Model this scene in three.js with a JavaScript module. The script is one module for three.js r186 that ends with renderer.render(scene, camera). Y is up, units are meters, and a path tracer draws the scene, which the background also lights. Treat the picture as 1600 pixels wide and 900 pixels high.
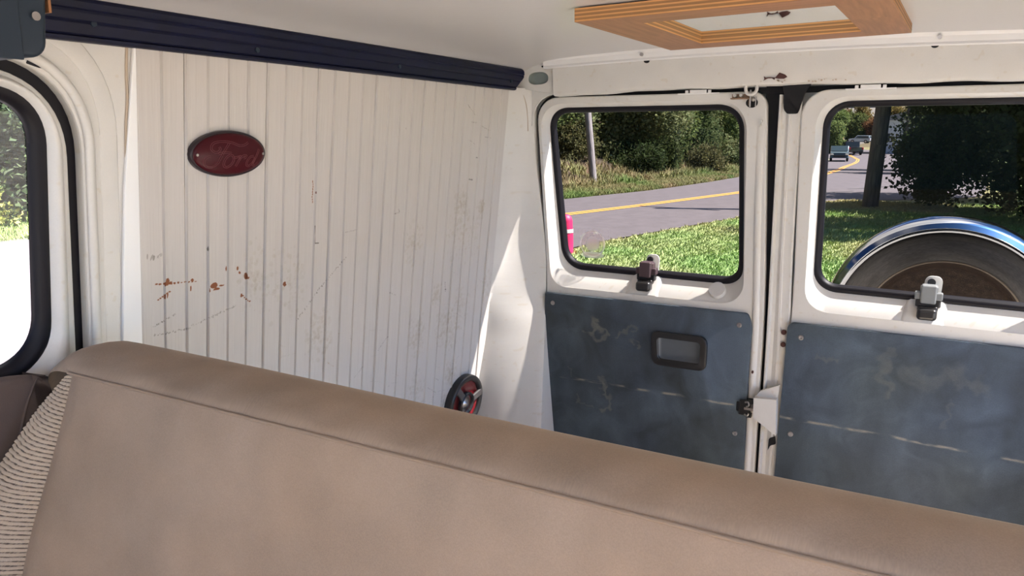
import * as THREE from 'three';
import { Sky } from 'three/addons/objects/Sky.js';
import { mergeGeometries, mergeVertices, toCreasedNormals } from 'three/addons/utils/BufferGeometryUtils.js';
import { RoundedBoxGeometry } from 'three/addons/geometries/RoundedBoxGeometry.js';

// ---------------------------------------------------------------- camera, sky, sun, exposure
// Axes: x across the van (left wall near 0), y up from the van floor, z forward from the rear doors (z = 0).
const scene = new THREE.Scene();
const camera = new THREE.PerspectiveCamera(2 * Math.atan(450 / 1205) * 180 / Math.PI, 16 / 9, 0.02, 1500);
camera.position.set(1.12, 1.18, 2.05);
camera.rotation.set(-11.0 * Math.PI / 180, 29.6 * Math.PI / 180, 0, 'YXZ');
const renderer = new THREE.WebGLRenderer({ antialias: true });
renderer.toneMapping = THREE.LinearToneMapping;
renderer.toneMappingExposure = 7.4;
renderer.shadowMap.enabled = true;

const SUN = new THREE.Vector3(2.2, 3.5, -1.0).normalize();
const sky = new Sky();
sky.name = 'sky';
sky.scale.setScalar(1000);
sky.material.uniforms.turbidity.value = 9;
sky.material.uniforms.rayleigh.value = 0.4;
sky.material.uniforms.mieCoefficient.value = 0.006;
sky.material.uniforms.mieDirectionalG.value = 0.75;
sky.material.uniforms.sunPosition.value.copy(SUN);
scene.add(sky);
scene.backgroundIntensity = 0.2;
scene.environmentIntensity = 0.2;
const sun = new THREE.DirectionalLight(new THREE.Color().setRGB(1, 0.92, 0.83), 11.0);
sun.name = 'sun';
sun.position.copy(SUN).multiplyScalar(60);
sun.castShadow = true;
sun.shadow.mapSize.set(4096, 4096);
Object.assign(sun.shadow.camera, { left: -30, right: 30, top: 40, bottom: -40, near: 1, far: 160 });
scene.add(sun, sun.target);

// ---------------------------------------------------------------- helpers
const PI = Math.PI;
function rng(seed) { let a = seed >>> 0; return () => { a = (a + 0x6d2b79f5) | 0; let t = Math.imul(a ^ (a >>> 15), 1 | a); t = (t + Math.imul(t ^ (t >>> 7), 61 | t)) ^ t; return ((t ^ (t >>> 14)) >>> 0) / 4294967296; }; }
function hash(x, y, s) { let h = Math.imul(x, 374761393) ^ Math.imul(y, 668265263) ^ Math.imul(s, 974711); h = Math.imul(h ^ (h >>> 13), 1274126177); return ((h ^ (h >>> 16)) >>> 0) / 4294967296; }
function vnoise(x, y, s = 0, per = 0) {
  const ix = Math.floor(x), iy = Math.floor(y), fx = x - ix, fy = y - iy, u = fx * fx * (3 - 2 * fx), v = fy * fy * (3 - 2 * fy);
  const w = per ? (k) => ((k % per) + per) % per : (k) => k;
  const a = hash(w(ix), w(iy), s), b = hash(w(ix + 1), w(iy), s), c = hash(w(ix), w(iy + 1), s), d = hash(w(ix + 1), w(iy + 1), s);
  return a + (b - a) * u + (c - a) * v + (a - b - c + d) * u * v;
}
function fbm(x, y, s = 0, oct = 4, per = 0) { let t = 0, a = 0.5, n = 0; for (let i = 0; i < oct; i++) { t += a * vnoise(x, y, s + i, per); n += a; a *= 0.5; x *= 2; y *= 2; per *= 2; } return t / n; }
const clamp = (x, a = 0, b = 1) => Math.min(b, Math.max(a, x));
const lerp = (a, b, t) => a + (b - a) * t;
const smooth = (a, b, x) => { const t = clamp((x - a) / (b - a)); return t * t * (3 - 2 * t); };
function tex(w, h, fn, srgb = true, rep = true) {
  const d = new Uint8Array(w * h * 4);
  for (let y = 0; y < h; y++) for (let x = 0; x < w; x++) {
    const c = fn(x / w, y / h, x, y), i = (y * w + x) * 4;
    d[i] = clamp(c[0], 0, 255); d[i + 1] = clamp(c[1], 0, 255); d[i + 2] = clamp(c[2], 0, 255); d[i + 3] = 255;
  }
  const t = new THREE.DataTexture(d, w, h);
  t.magFilter = THREE.LinearFilter; t.minFilter = THREE.LinearMipmapLinearFilter; t.generateMipmaps = true;
  t.wrapS = t.wrapT = rep ? THREE.RepeatWrapping : THREE.ClampToEdgeWrapping;
  if (srgb) t.colorSpace = THREE.SRGBColorSpace;
  t.needsUpdate = true;
  return t;
}
const std = (o) => new THREE.MeshStandardMaterial({ side: THREE.DoubleSide, ...o });
const phys = (o) => new THREE.MeshPhysicalMaterial({ side: THREE.DoubleSide, ...o });

const taken = new Map();
function numbered(name) { const k = taken.get(name) || 0; taken.set(name, k + 1); return k ? `${name}_${String(k).padStart(3, '0')}` : name; }
function mesh(name, geometry, material, parent) {
  const m = new THREE.Mesh(geometry, material);
  m.name = parent ? name : numbered(name);
  m.castShadow = m.receiveShadow = true;
  (parent || scene).add(m);
  return m;
}
function thing(name, label, category, pos = [0, 0, 0], group) {
  const o = new THREE.Group();
  o.name = numbered(name);
  o.position.set(...pos);
  o.userData = { label, category };
  if (group) o.userData.group = group;
  scene.add(o);
  return o;
}
function tag(o, label, category, group) { o.userData = { label, category }; if (group) o.userData.group = group; return o; }
function structure(o, label, category) { o.userData = { kind: 'structure', label, category }; return o; }
function structGroup(name, label, category) { const o = new THREE.Group(); o.name = name; scene.add(o); return structure(o, label, category); }

// rounded polygon: corners [x, y, r]; every corner gives k + 1 points
function rp(corners, k = 8) {
  const out = [], n = corners.length;
  for (let i = 0; i < n; i++) {
    const [x, y, r] = corners[i], p = corners[(i + n - 1) % n], q = corners[(i + 1) % n];
    const la = Math.hypot(p[0] - x, p[1] - y), lb = Math.hypot(q[0] - x, q[1] - y);
    const a = [x + (p[0] - x) / la * r, y + (p[1] - y) / la * r], b = [x + (q[0] - x) / lb * r, y + (q[1] - y) / lb * r];
    for (let j = 0; j <= k; j++) {
      const t = j / k, w = 1.18, d = (1 - t) * (1 - t) + 2 * w * 0.707 * t * (1 - t) + t * t;
      out.push(new THREE.Vector2(((1 - t) * (1 - t) * a[0] + 2 * w * 0.707 * t * (1 - t) * x + t * t * b[0]) / d, ((1 - t) * (1 - t) * a[1] + 2 * w * 0.707 * t * (1 - t) * y + t * t * b[1]) / d));
    }
  }
  return out;
}
const rrect = (x0, y0, x1, y1, r, k = 8) => rp([[x0, y1, r], [x1, y1, r], [x1, y0, r], [x0, y0, r]], k);
function shapeOf(pts, ...holes) { const s = new THREE.Shape(pts); for (const h of holes) s.holes.push(new THREE.Path(h)); return s; }
function extrude(pts, holes, z0, z1, bevel = 0, bseg = 2) {
  const g = new THREE.ExtrudeGeometry(shapeOf(pts, ...holes), { depth: z1 - z0 - 2 * bevel, bevelEnabled: bevel > 0, bevelThickness: bevel, bevelSize: bevel, bevelOffset: -bevel, bevelSegments: bseg, curveSegments: 8 });
  g.translate(0, 0, z0 + bevel);
  return g;
}
// a surface from rows of points (each row an array of [x, y, z]); closed joins the ends of each row
function sheet(rows, closed = false, uvs = null) {
  const n = rows[0].length, pos = [], uv = [], idx = [];
  rows.forEach((r, i) => r.forEach((p, j) => { pos.push(p[0], p[1], p[2]); const c = uvs ? uvs(i, j, p) : [p[0] + p[2], p[1]]; uv.push(c[0], c[1]); }));
  for (let i = 0; i + 1 < rows.length; i++) for (let j = 0; j + (closed ? 0 : 1) < n; j++) {
    const a = i * n + j, b = i * n + (j + 1) % n, c = a + n, d = b + n;
    idx.push(a, b, d, a, d, c);
  }
  const g = new THREE.BufferGeometry();
  g.setAttribute('position', new THREE.Float32BufferAttribute(pos, 3));
  g.setAttribute('uv', new THREE.Float32BufferAttribute(uv, 2));
  g.setIndex(idx);
  g.computeVertexNormals();
  return g;
}
function box(x0, y0, z0, x1, y1, z1, r = 0) {
  const g = r > 0 ? new RoundedBoxGeometry(x1 - x0, y1 - y0, z1 - z0, 3, r) : new THREE.BoxGeometry(x1 - x0, y1 - y0, z1 - z0);
  g.translate((x0 + x1) / 2, (y0 + y1) / 2, (z0 + z1) / 2);
  return g;
}
function tube(pts, r, closed = false, seg = 0, rad = 8) {
  const c = new THREE.CatmullRomCurve3(pts.map((p) => new THREE.Vector3(...p)), closed, 'centripetal');
  return new THREE.TubeGeometry(c, seg || pts.length * 3, r, rad, closed);
}
// ring of rectangular-round section along a closed outline of [x, y, z] points lying near a plane of normal nrm
function sealRing(pts, inward, out, sect) {
  // sect: list of [s, d]: s along the outline's in-plane normal (outwards +), d along `out`
  const n = pts.length, rows = [];
  const cx = pts.reduce((a, p) => a + p[0], 0) / n, cy = pts.reduce((a, p) => a + p[1], 0) / n, cz = pts.reduce((a, p) => a + p[2], 0) / n;
  for (let i = 0; i <= n; i++) {
    const p = pts[i % n], a = pts[(i + n - 1) % n], b = pts[(i + 1) % n];
    const t = new THREE.Vector3(b[0] - a[0], b[1] - a[1], b[2] - a[2]).normalize(), o = new THREE.Vector3(...out);
    const s = new THREE.Vector3().crossVectors(t, o).normalize();
    if (s.dot(new THREE.Vector3(p[0] - cx, p[1] - cy, p[2] - cz)) < 0) s.negate();
    rows.push(sect.map(([u, d]) => [p[0] + s.x * u + o.x * d, p[1] + s.y * u + o.y * d, p[2] + s.z * u + o.z * d]));
  }
  return sheet(rows, true);
}
function circleSect(r, k = 10, sx = 1, sy = 1) { return Array.from({ length: k }, (_, i) => [Math.cos(i / k * 2 * PI) * r * sx, Math.sin(i / k * 2 * PI) * r * sy]); }

// the left wall leans inwards towards the roof: wall coordinates (z, y, off) to the world
const wx = (y) => -0.11 * (1.33 - y);
const WN = new THREE.Vector3(1, -0.11, 0).normalize();
const wp = (z, y, off = 0) => [wx(y) + off, y, z];
function onWall(g) { // geometry drawn in (z, y, off) put onto the left wall
  const p = g.attributes.position;
  for (let i = 0; i < p.count; i++) { const a = p.getX(i), b = p.getY(i), c = p.getZ(i); p.setXYZ(i, wx(b) + c, b, a); }
  if (g.index) { const ix = g.index.array; for (let i = 0; i < ix.length; i += 3) { const t = ix[i]; ix[i] = ix[i + 2]; ix[i + 2] = t; } } else {
    for (const at of Object.values(g.attributes)) { const s = at.itemSize, A = at.array; for (let i = 0; i < at.count; i += 3) for (let k = 0; k < s; k++) { const t = A[i * s + k]; A[i * s + k] = A[(i + 2) * s + k]; A[(i + 2) * s + k] = t; } }
  }
  g.deleteAttribute('normal');
  g.computeVertexNormals();
  return g;
}
const merge = (list) => mergeGeometries(list.map((g) => (g.index ? g.toNonIndexed() : g)));
const crease = (g, a = 0.6) => toCreasedNormals(g, a);

// ---------------------------------------------------------------- materials
const paintTex = tex(512, 512, (u, v, x, y) => {
  const n = fbm(u * 8, v * 8, 3, 4, 8), f = hash(x, y, 5), s = fbm(u * 40, v * 40, 9, 2, 40);
  const st = smooth(0.76, 0.86, s) * 7, k = 1 + (n - 0.5) * 0.04 + (f - 0.5) * 0.015;
  return [(210 - st * 0.6) * k, (207 - st) * k, (201 - st * 1.6) * k];
});
const paintBump = tex(256, 256, (u, v, x, y) => { const n = 128 + (fbm(u * 32, v * 32, 21, 3, 32) - 0.5) * 120; return [n, n, n]; }, false);
for (const t of [paintTex, paintBump]) t.repeat.set(2.2, 2.2);
const M = {};
M.paint = std({ map: paintTex, bumpMap: paintBump, bumpScale: 0.0004, roughness: 0.42 });
M.whitePaint = std({ color: new THREE.Color().setRGB(0.84, 0.84, 0.83), roughness: 0.3 });
M.header = std({ map: paintTex, roughness: 0.5 });
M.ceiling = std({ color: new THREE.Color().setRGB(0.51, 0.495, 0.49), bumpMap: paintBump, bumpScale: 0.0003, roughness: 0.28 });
M.trimWhite = std({ color: new THREE.Color().setRGB(0.75, 0.74, 0.73), roughness: 0.35 });
M.rubber = phys({ color: new THREE.Color().setRGB(0.007, 0.006, 0.009), roughness: 0.5, specularIntensity: 0.45 });
M.dark = std({ color: new THREE.Color().setRGB(0.008, 0.008, 0.01), roughness: 0.9 });
M.blackPlastic = std({ color: new THREE.Color().setRGB(0.015, 0.014, 0.014), roughness: 0.35 });
M.purplePlastic = std({ color: new THREE.Color().setRGB(0.06, 0.035, 0.04), roughness: 0.45 });
M.greyPlastic = std({ color: new THREE.Color().setRGB(0.20, 0.21, 0.21), roughness: 0.45 });
M.cupGrey = std({ color: new THREE.Color().setRGB(0.11, 0.125, 0.14), roughness: 0.35 });
M.whitePlastic = std({ color: new THREE.Color().setRGB(0.8, 0.78, 0.72), roughness: 0.4 });
M.chrome = std({ color: new THREE.Color().setRGB(0.85, 0.86, 0.88), metalness: 1, roughness: 0.09 });
M.steel = std({ color: new THREE.Color().setRGB(0.45, 0.42, 0.40), metalness: 1, roughness: 0.35 });
M.rust = std({ color: new THREE.Color().setRGB(0.07, 0.024, 0.02), roughness: 0.8 });
M.rustPlate = std({ color: new THREE.Color().setRGB(0.26, 0.16, 0.10), roughness: 0.6, metalness: 0.3 });
M.seam = std({ color: new THREE.Color().setRGB(0.45, 0.36, 0.27), roughness: 0.7 });
M.tint = phys({ color: new THREE.Color().setRGB(0.16, 0.16, 0.163), transmission: 1, thickness: 0, roughness: 0, ior: 1.45, specularIntensity: 0.04 });
M.clear = phys({ color: new THREE.Color().setRGB(0.56, 0.57, 0.59), transmission: 1, thickness: 0, roughness: 0, ior: 1.45 });
M.mirror = std({ color: new THREE.Color().setRGB(0.86, 0.9, 0.88), metalness: 1, roughness: 0.02 });
const navyTex = tex(256, 1024, (u, v, x, y) => { const k = 1 + (fbm(u * 4, v * 120, 31, 3, 0) - 0.5) * 0.4; return [9 * k, 13 * k, 40 * k]; });
M.navy = phys({ map: navyTex, roughness: 0.5, specularIntensity: 0.5 });
M.boxNavy = std({ color: new THREE.Color().setRGB(0.009, 0.02, 0.036), roughness: 0.55 });
M.orange = std({ color: new THREE.Color().setRGB(0.30, 0.13, 0.05), roughness: 0.7 });

// painted beadboard: grain, scuffs and chips that show the brown underneath, at their places on the wall (canvas: 1.3 m along z, 1.06 m up from y = 0.29)
function boardTexture() {
  const W = 2048, H = 1670, cv = document.createElement('canvas'); cv.width = W; cv.height = H;
  const c = cv.getContext('2d'), R = rng(11);
  const X = (z) => z / 1.3 * W, Y = (y) => H - (y - 0.29) / 1.06 * H;
  c.fillStyle = 'rgb(197,191,185)'; c.fillRect(0, 0, W, H);
  for (let i = 0; i < 7000; i++) { c.strokeStyle = R() < 0.5 ? `rgba(255,252,245,${0.03 + R() * 0.05})` : `rgba(120,110,100,${0.02 + R() * 0.05})`; c.lineWidth = 0.6 + R() * 1.4; const x = R() * W, y = R() * H, l = 30 + R() * 200; c.beginPath(); c.moveTo(x, y); c.lineTo(x + (R() - 0.5) * 4, y + l); c.stroke(); }
  const scuff = (z0, y0, z1, y1, a, w, col = '90,82,72') => { // broken rub mark
    const n = Math.max(6, Math.hypot(X(z1) - X(z0), Y(y1) - Y(y0)) / 3);
    for (let i = 0; i < n; i++) { if (R() < 0.35) continue; const t = i / n; c.fillStyle = `rgba(${col},${a * (0.3 + R() * 0.7)})`; c.beginPath(); c.ellipse(X(lerp(z0, z1, t)) + (R() - 0.5) * w, Y(lerp(y0, y1, t)) + (R() - 0.5) * w, 1 + R() * w * 0.6, 0.8 + R() * w * 0.3, R() * 3, 0, 7); c.fill(); }
  };
  const chip = (z, y, w, h, col = 'rgb(128,70,34)') => { c.fillStyle = col; c.beginPath(); const n = 9; for (let i = 0; i < n; i++) { const a = i / n * 6.283, k = 0.55 + R() * 0.6; c.lineTo(X(z) + Math.cos(a) * w / 1.3 * W / 2 * k, Y(y) + Math.sin(a) * h / 1.06 * H / 2 * k); } c.closePath(); c.fill(); };
  // rows of brown chips on the left part
  for (let i = 0; i < 12; i++) chip(1.228 - i * 0.0072, 0.936 - i * 0.0007 + (R() - 0.5) * 0.002, 0.004 + R() * 0.004, 0.002 + R() * 0.003);
  chip(1.207, 0.935, 0.010, 0.016); chip(1.2, 0.933, 0.012, 0.006); chip(1.156, 0.932, 0.008, 0.005);
  for (let i = 0; i < 6; i++) chip(1.225 - i * 0.0045, 0.908 + i * 0.002, 0.006, 0.003); chip(1.212, 0.911, 0.005, 0.011); chip(1.206, 0.913, 0.004, 0.012);
  chip(1.159, 0.916, 0.004, 0.012); chip(1.11, 0.914, 0.016, 0.011); chip(1.104, 0.907, 0.018, 0.006); chip(1.093, 0.911, 0.014, 0.004); chip(1.119, 0.906, 0.004, 0.008);
  chip(1.082, 0.942, 0.004, 0.011); chip(1.055, 0.938, 0.005, 0.008); chip(1.05, 0.929, 0.007, 0.006); chip(1.034, 0.921, 0.010, 0.016); chip(1.028, 0.915, 0.006, 0.006);
  chip(1.045, 0.883, 0.008, 0.007); for (let i = 0; i < 5; i++) chip(1.045 - i * 0.004, 0.886 - i * 0.004, 0.005, 0.003); chip(1.024, 0.868, 0.007, 0.004);
  chip(0.934, 0.887, 0.010, 0.011); for (let i = 0; i < 9; i++) chip(0.862 + (R() - 0.5) * 0.002, 1.092 - i * 0.0052, 0.0024, 0.006); chip(0.853, 1.069, 0.0045, 0.005, 'rgb(104,60,36)');
  chip(1.123, 0.984, 0.004, 0.011, 'rgb(110,104,96)');
  c.strokeStyle = 'rgba(70,62,52,0.8)'; c.lineWidth = 3; c.beginPath(); c.moveTo(X(0.852), Y(1.0)); c.lineTo(X(0.85), Y(0.962)); c.lineTo(X(0.838), Y(0.961)); c.stroke();
  scuff(0.585, 1.002, 0.568, 1.003, 0.9, 3, '70,62,55'); scuff(0.57, 1.012, 0.566, 1.003, 0.8, 3, '70,62,55'); scuff(0.76, 0.975, 0.715, 0.978, 0.5, 2); scuff(0.265, 1.07, 0.245, 1.068, 0.9, 5, '60,58,58'); scuff(0.24, 1.128, 0.232, 1.126, 0.9, 4, '60,58,58');
  scuff(0.345, 0.80, 0.34, 0.775, 0.8, 6); scuff(0.34, 0.775, 0.338, 0.766, 1, 6, '60,55,50'); scuff(0.56, 1.205, 0.558, 1.192, 0.9, 3);
  for (let i = 0; i < 5; i++) { const z = 0.2 + R() * 0.12, y = 1.17 + R() * 0.12; scuff(z, y, z - 0.03 - R() * 0.03, y - 0.03 * R(), 0.6, 3); }
  scuff(1.235, 0.862, 1.19, 0.876, 0.7, 4); scuff(1.235, 0.846, 1.16, 0.843, 0.6, 5); scuff(1.16, 0.846, 1.06, 0.866, 0.45, 5); scuff(1.24, 0.985, 1.215, 0.985, 0.5, 14); scuff(0.9, 0.80, 0.82, 0.87, 0.45, 6); scuff(0.82, 0.87, 0.75, 0.92, 0.4, 5);
  for (let i = 0; i < 170; i++) { const z = R() * 1.25, y = 0.3 + R() * R() * 0.75, l = 0.004 + R() * 0.05, a = (R() - 0.5) * 1.4; scuff(z, y, z + Math.cos(a) * l, y + Math.sin(a) * l, 0.12 + R() * 0.3, 1.5 + R() * 3, R() < 0.3 ? '150,110,70' : '95,88,80'); }
  for (let i = 0; i < 26; i++) { const z = R() * 1.2, y = 0.4 + R() * 0.6, n = 60 + R() * 120, s = 0.02 + R() * 0.05; for (let k = 0; k < n; k++) { c.fillStyle = `rgba(150,135,110,${0.05 + R() * 0.06})`; c.beginPath(); c.arc(X(z + (R() + R() - 1) * s), Y(y + (R() + R() - 1) * s * 1.5), 2 + R() * 7, 0, 7); c.fill(); } }
  const t = new THREE.CanvasTexture(cv); t.colorSpace = THREE.SRGBColorSpace; t.wrapS = t.wrapT = THREE.ClampToEdgeWrapping; return t;
}
M.board = std({ map: boardTexture(), roughness: 0.55 });

// blue-grey vinyl door boards: rubbed and water-stained
function panelTexture(seed, x0, y0, w, h, curls, line) {
  const S = 768, near = (px, py, pts, s) => { let best = 9; for (let i = 0; i + 1 < pts.length; i++) { const [ax, ay] = pts[i], [bx, by] = pts[i + 1], dx = bx - ax, dy = by - ay, t = clamp(((px - ax) * dx + (py - ay) * dy) / (dx * dx + dy * dy)); best = Math.min(best, Math.hypot(px - ax - t * dx, py - ay - t * dy)); } return best; };
  return tex(S, S, (u, v, x, y) => {
    const X = x0 + u * w, Y = y0 + v * h;
    const wu = X * 9 + 3 * fbm(X * 7, Y * 7, seed + 40, 3), wv = Y * 9 + 3 * fbm(X * 7, Y * 7, seed + 50, 3);
    let n = fbm(wu, wv, seed, 5), m = fbm(X * 16, Y * 5, seed + 7, 4), hue = fbm(X * 5 + 9, Y * 5, seed + 17, 3);
    let k = 0.62 + n * 0.62 + (m - 0.5) * 0.42;
    const weave = 1 + ((x % 3) - 1) * 0.03 + ((y % 3) - 1) * 0.025 + (hash(x, y, seed) - 0.5) * 0.16;
    const wx_ = X + (fbm(X * 40, Y * 40, seed + 3, 3) - 0.5) * 0.05, wy_ = Y + (fbm(X * 40, Y * 40, seed + 4, 3) - 0.5) * 0.05;
    let st = 0; for (const [pts, r, a] of curls) { const d = near(wx_, wy_, pts); st = Math.max(st, a * smooth(r, r * 0.25, d) * (0.45 + 0.75 * fbm(X * 60, Y * 60, seed + 5, 3))); }
    const sl = near(X, Y + (fbm(X * 12, 3, seed, 2) - 0.5) * 0.006, line), rub = smooth(0.0055, 0.001, sl) * smooth(0.35, 0.75, fbm(X * 30, Y * 90, seed + 6, 3)) * 0.9;
    let r = (67 + hue * 8) * k, g = (80 + hue * 6) * k, b = (98 - hue * 8) * k;
    r = lerp(r, 116, st * 0.8); g = lerp(g, 116, st * 0.8); b = lerp(b, 108, st * 0.8);
    r = lerp(r, 150, rub); g = lerp(g, 142, rub); b = lerp(b, 128, rub);
    return [r * weave, g * weave, b * weave];
  }, true, false);
}

// ---------------------------------------------------------------- van shell
// ceiling: crowned sheet with thickness, rolled down at the sides
const ceilY = (x) => { const c = 0.735, u = (x - c) / 0.75, e = 0.735 - Math.abs(x - c); return 1.412 - 0.022 * u * u - 0.034 * Math.exp(-Math.max(0, e) / 0.045); };
{
  const N = 60, prof = [];
  for (let i = 0; i <= N; i++) { const x = -0.03 + i / N * 1.53; prof.push([x, ceilY(x)]); }
  const rows = [];
  for (let j = 0; j <= 40; j++) { const z = -0.08 + j / 40 * 3.75; rows.push([...prof.map(([x, y]) => [x, y, z]), ...prof.slice().reverse().map(([x, y]) => [x, y + 0.06, z])]); }
  const g = sheet(rows, true, (i, j, p) => [p[0], p[2]]);
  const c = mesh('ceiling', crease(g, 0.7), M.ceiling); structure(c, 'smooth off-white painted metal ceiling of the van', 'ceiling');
}
structure(mesh('floor', box(-0.2, -0.1, -0.08, 1.68, 0, 3.66), std({ color: new THREE.Color().setRGB(0.42, 0.37, 0.31), roughness: 0.9 })), 'beige van floor behind the bench seat', 'floor');

// left wall sheet metal with the openings for the side door and the cab window
const wallLeft = structGroup('wall_left', 'left van wall with painted beadboard panelling and cream metal door jamb', 'wall');
const doorHole = rp([[1.344, 1.292, 0.135], [2.42, 1.292, 0.135], [2.42, 0.05, 0.1], [1.344, 0.05, 0.1]], 12);
const cabHole = rrect(2.56, 0.3, 3.5, 1.29, 0.08); // cab doors stand open
mesh('sheet_metal', onWall(extrude([[-0.08, -0.05], [3.64, -0.05], [3.64, 1.43], [-0.08, 1.43]].map((p) => new THREE.Vector2(...p)), [doorHole, cabHole], -0.055, -0.006, 0.006, 3)), M.paint, wallLeft);
// rolled lip round the side door opening
{
  const lip = rp([[1.334, 1.303, 0.14], [2.432, 1.303, 0.14], [2.432, 0.04, 0.1], [1.334, 0.04, 0.1]], 12).map((p) => wp(p.x, p.y, -0.004));
  mesh('rolled_lip', sealRing(lip, 0, [WN.x, WN.y, 0], circleSect(0.007, 10, 1.1, 0.9)), M.paint, wallLeft);
  const crs = rp([[1.302, 1.345, 0.16], [2.47, 1.345, 0.16], [2.47, 0.0, 0.1], [1.302, 0.0, 0.1]], 12).filter((p) => p.z !== 9).map((p) => wp(p.x, Math.min(p.y, 1.345), -0.0062));
  mesh('pressed_bead', sealRing(crs, 0, [WN.x, WN.y, 0], circleSect(0.010, 12, 1.5, 0.14)), M.paint, wallLeft);
}
// bright filler strip between jamb and beadboard, wider towards the floor
mesh('filler_strip', onWall(extrude([[1.259, 1.325], [1.256, 1.325], [1.256, 0.3], [1.304, 0.3], [1.292, 0.84], [1.281, 1.1]].reverse().map((p) => new THREE.Vector2(...p)), [], -0.006, 0.0005, 0.001, 1)), M.whitePaint, wallLeft);
mesh('old_sealant', onWall(tube([[1.268, 1.318, -0.005], [1.27, 1.28, -0.005], [1.2695, 1.24, -0.005], [1.273, 1.2, -0.005], [1.274, 1.15, -0.005]], 0.0022)), M.seam, wallLeft);
mesh('screw', onWall(new THREE.CylinderGeometry(0.006, 0.006, 0.004, 12).rotateX(PI / 2).translate(1.336, 0.838, 0.0)), M.steel, wallLeft);
// beadboard planks
{
  const edges = [1.256]; for (let k = 0; k <= 24; k++) edges.push(1.214 - 0.0448 * k); edges.push(0.09);
  for (let i = 0; i + 1 < edges.length; i++) {
    const a = edges[i], b = edges[i + 1], sec = [];
    if (i) sec.push([a, -0.0004], [a - 0.0006, 0.0014], [a - 0.0012, 0.0022], [a - 0.0018, 0.0014], [a - 0.0024, -0.0002], [a - 0.0030, 0.0014], [a - 0.0036, 0.0022], [a - 0.0042, 0.0014], [a - 0.0048, 0.0006]);
    else sec.push([a, -0.006], [a, -0.001], [a - 0.002, 0.0006]);
    sec.push([b + 0.0012, 0.0006], [b, i + 2 === edges.length ? -0.008 : -0.0004]);
    const top = 1.328, rows = [];
    for (let j = 0; j <= 2; j++) { const y = lerp(0.28, top, j / 2); rows.push(sec.map(([z, o]) => wp(z, y, o + (0.0008 * Math.sin(i * 1.7 + y * 3))))); }
    const g = sheet(rows, false, (r, j, p) => [p[2] / 1.3, (p[1] - 0.29) / 1.06]);
    mesh('plank', crease(g, 0.5), M.board, wallLeft);
  }
}
// navy painted rail where wall and ceiling meet
{
  const sec = [[-0.004, 1.3145], [0.010, 1.3145], [0.0135, 1.3165], [0.0135, 1.3205], [0.010, 1.3225], [0.0125, 1.325], [0.017, 1.338], [0.0165, 1.3405], [0.0195, 1.343], [0.023, 1.352], [0.0225, 1.3555], [0.026, 1.3575], [0.0275, 1.366], [0.0255, 1.3705], [0.02, 1.374], [-0.004, 1.376]];
  const rows = [];
  for (let j = 0; j <= 40; j++) { const t = j / 40; rows.push(sec.map(([o, y]) => { const z0 = 0.052 - (o > 0.005 ? 0 : 0) + Math.abs(y - 1.350) * 0.7; return [wx(y) + o + 0.0012 * Math.sin(t * 5), y + 0.003 * Math.sin(t * PI) - 0.001, lerp(z0, 2.6, t)]; })); }
  const rail = mesh('trim_1', crease(sheet(rows, true, (i, j, p) => [j / 16, p[2] * 0.3]), 0.35), M.navy);
  structure(rail, 'navy blue ribbed rail along the top of the left wall', 'rail');
  const end = new THREE.BufferGeometry().setFromPoints([].concat(...sec.slice(1, -1).map((_, k) => [rows[0][0], rows[0][k + 1], rows[0][k + 2]].map((p) => new THREE.Vector3(...p))))); end.computeVertexNormals();
  mesh('end_cap', end, M.navy, rail);
  for (const [z, y] of [[1.335, 1.342], [1.03, 1.334], [0.115, 1.336], [0.62, 1.337]]) mesh('screw', new THREE.CylinderGeometry(0.0045, 0.0045, 0.003, 12).rotateZ(PI / 2).translate(wx(y) + 0.018, y, z), M.boxNavy, rail);
}
// right wall, cab front and their openings (behind and beside the camera): daylight enters here
{
  const g = extrude([[-0.08, -0.05], [3.64, -0.05], [3.64, 1.43], [-0.08, 1.43]].map((p) => new THREE.Vector2(...p)), [rrect(1.5, 0.82, 2.0, 1.27, 0.08), cabHole, rrect(0.14, 0.44, 1.2, 0.92, 0.08)], -0.055, -0.006, 0.006, 3);
  onWall(g); const p = g.attributes.position; for (let i = 0; i < p.count; i++) p.setX(i, 1.47 - p.getX(i)); g.computeVertexNormals();
  structure(mesh('wall_right', g, M.paint), 'right van wall with side windows, outside the photo', 'wall');
  const f = extrude([[-0.2, -0.05], [1.68, -0.05], [1.5, 1.45], [-0.03, 1.45]].map((q) => new THREE.Vector2(...q)), [rp([[0.05, 1.33, 0.08], [1.42, 1.33, 0.08], [1.5, 0.62, 0.08], [-0.03, 0.62, 0.08]])], 3.6, 3.65);
  structure(mesh('wall_front', f, M.paint), 'front of the van cab with the windshield opening, outside the photo', 'wall');
}

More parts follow.
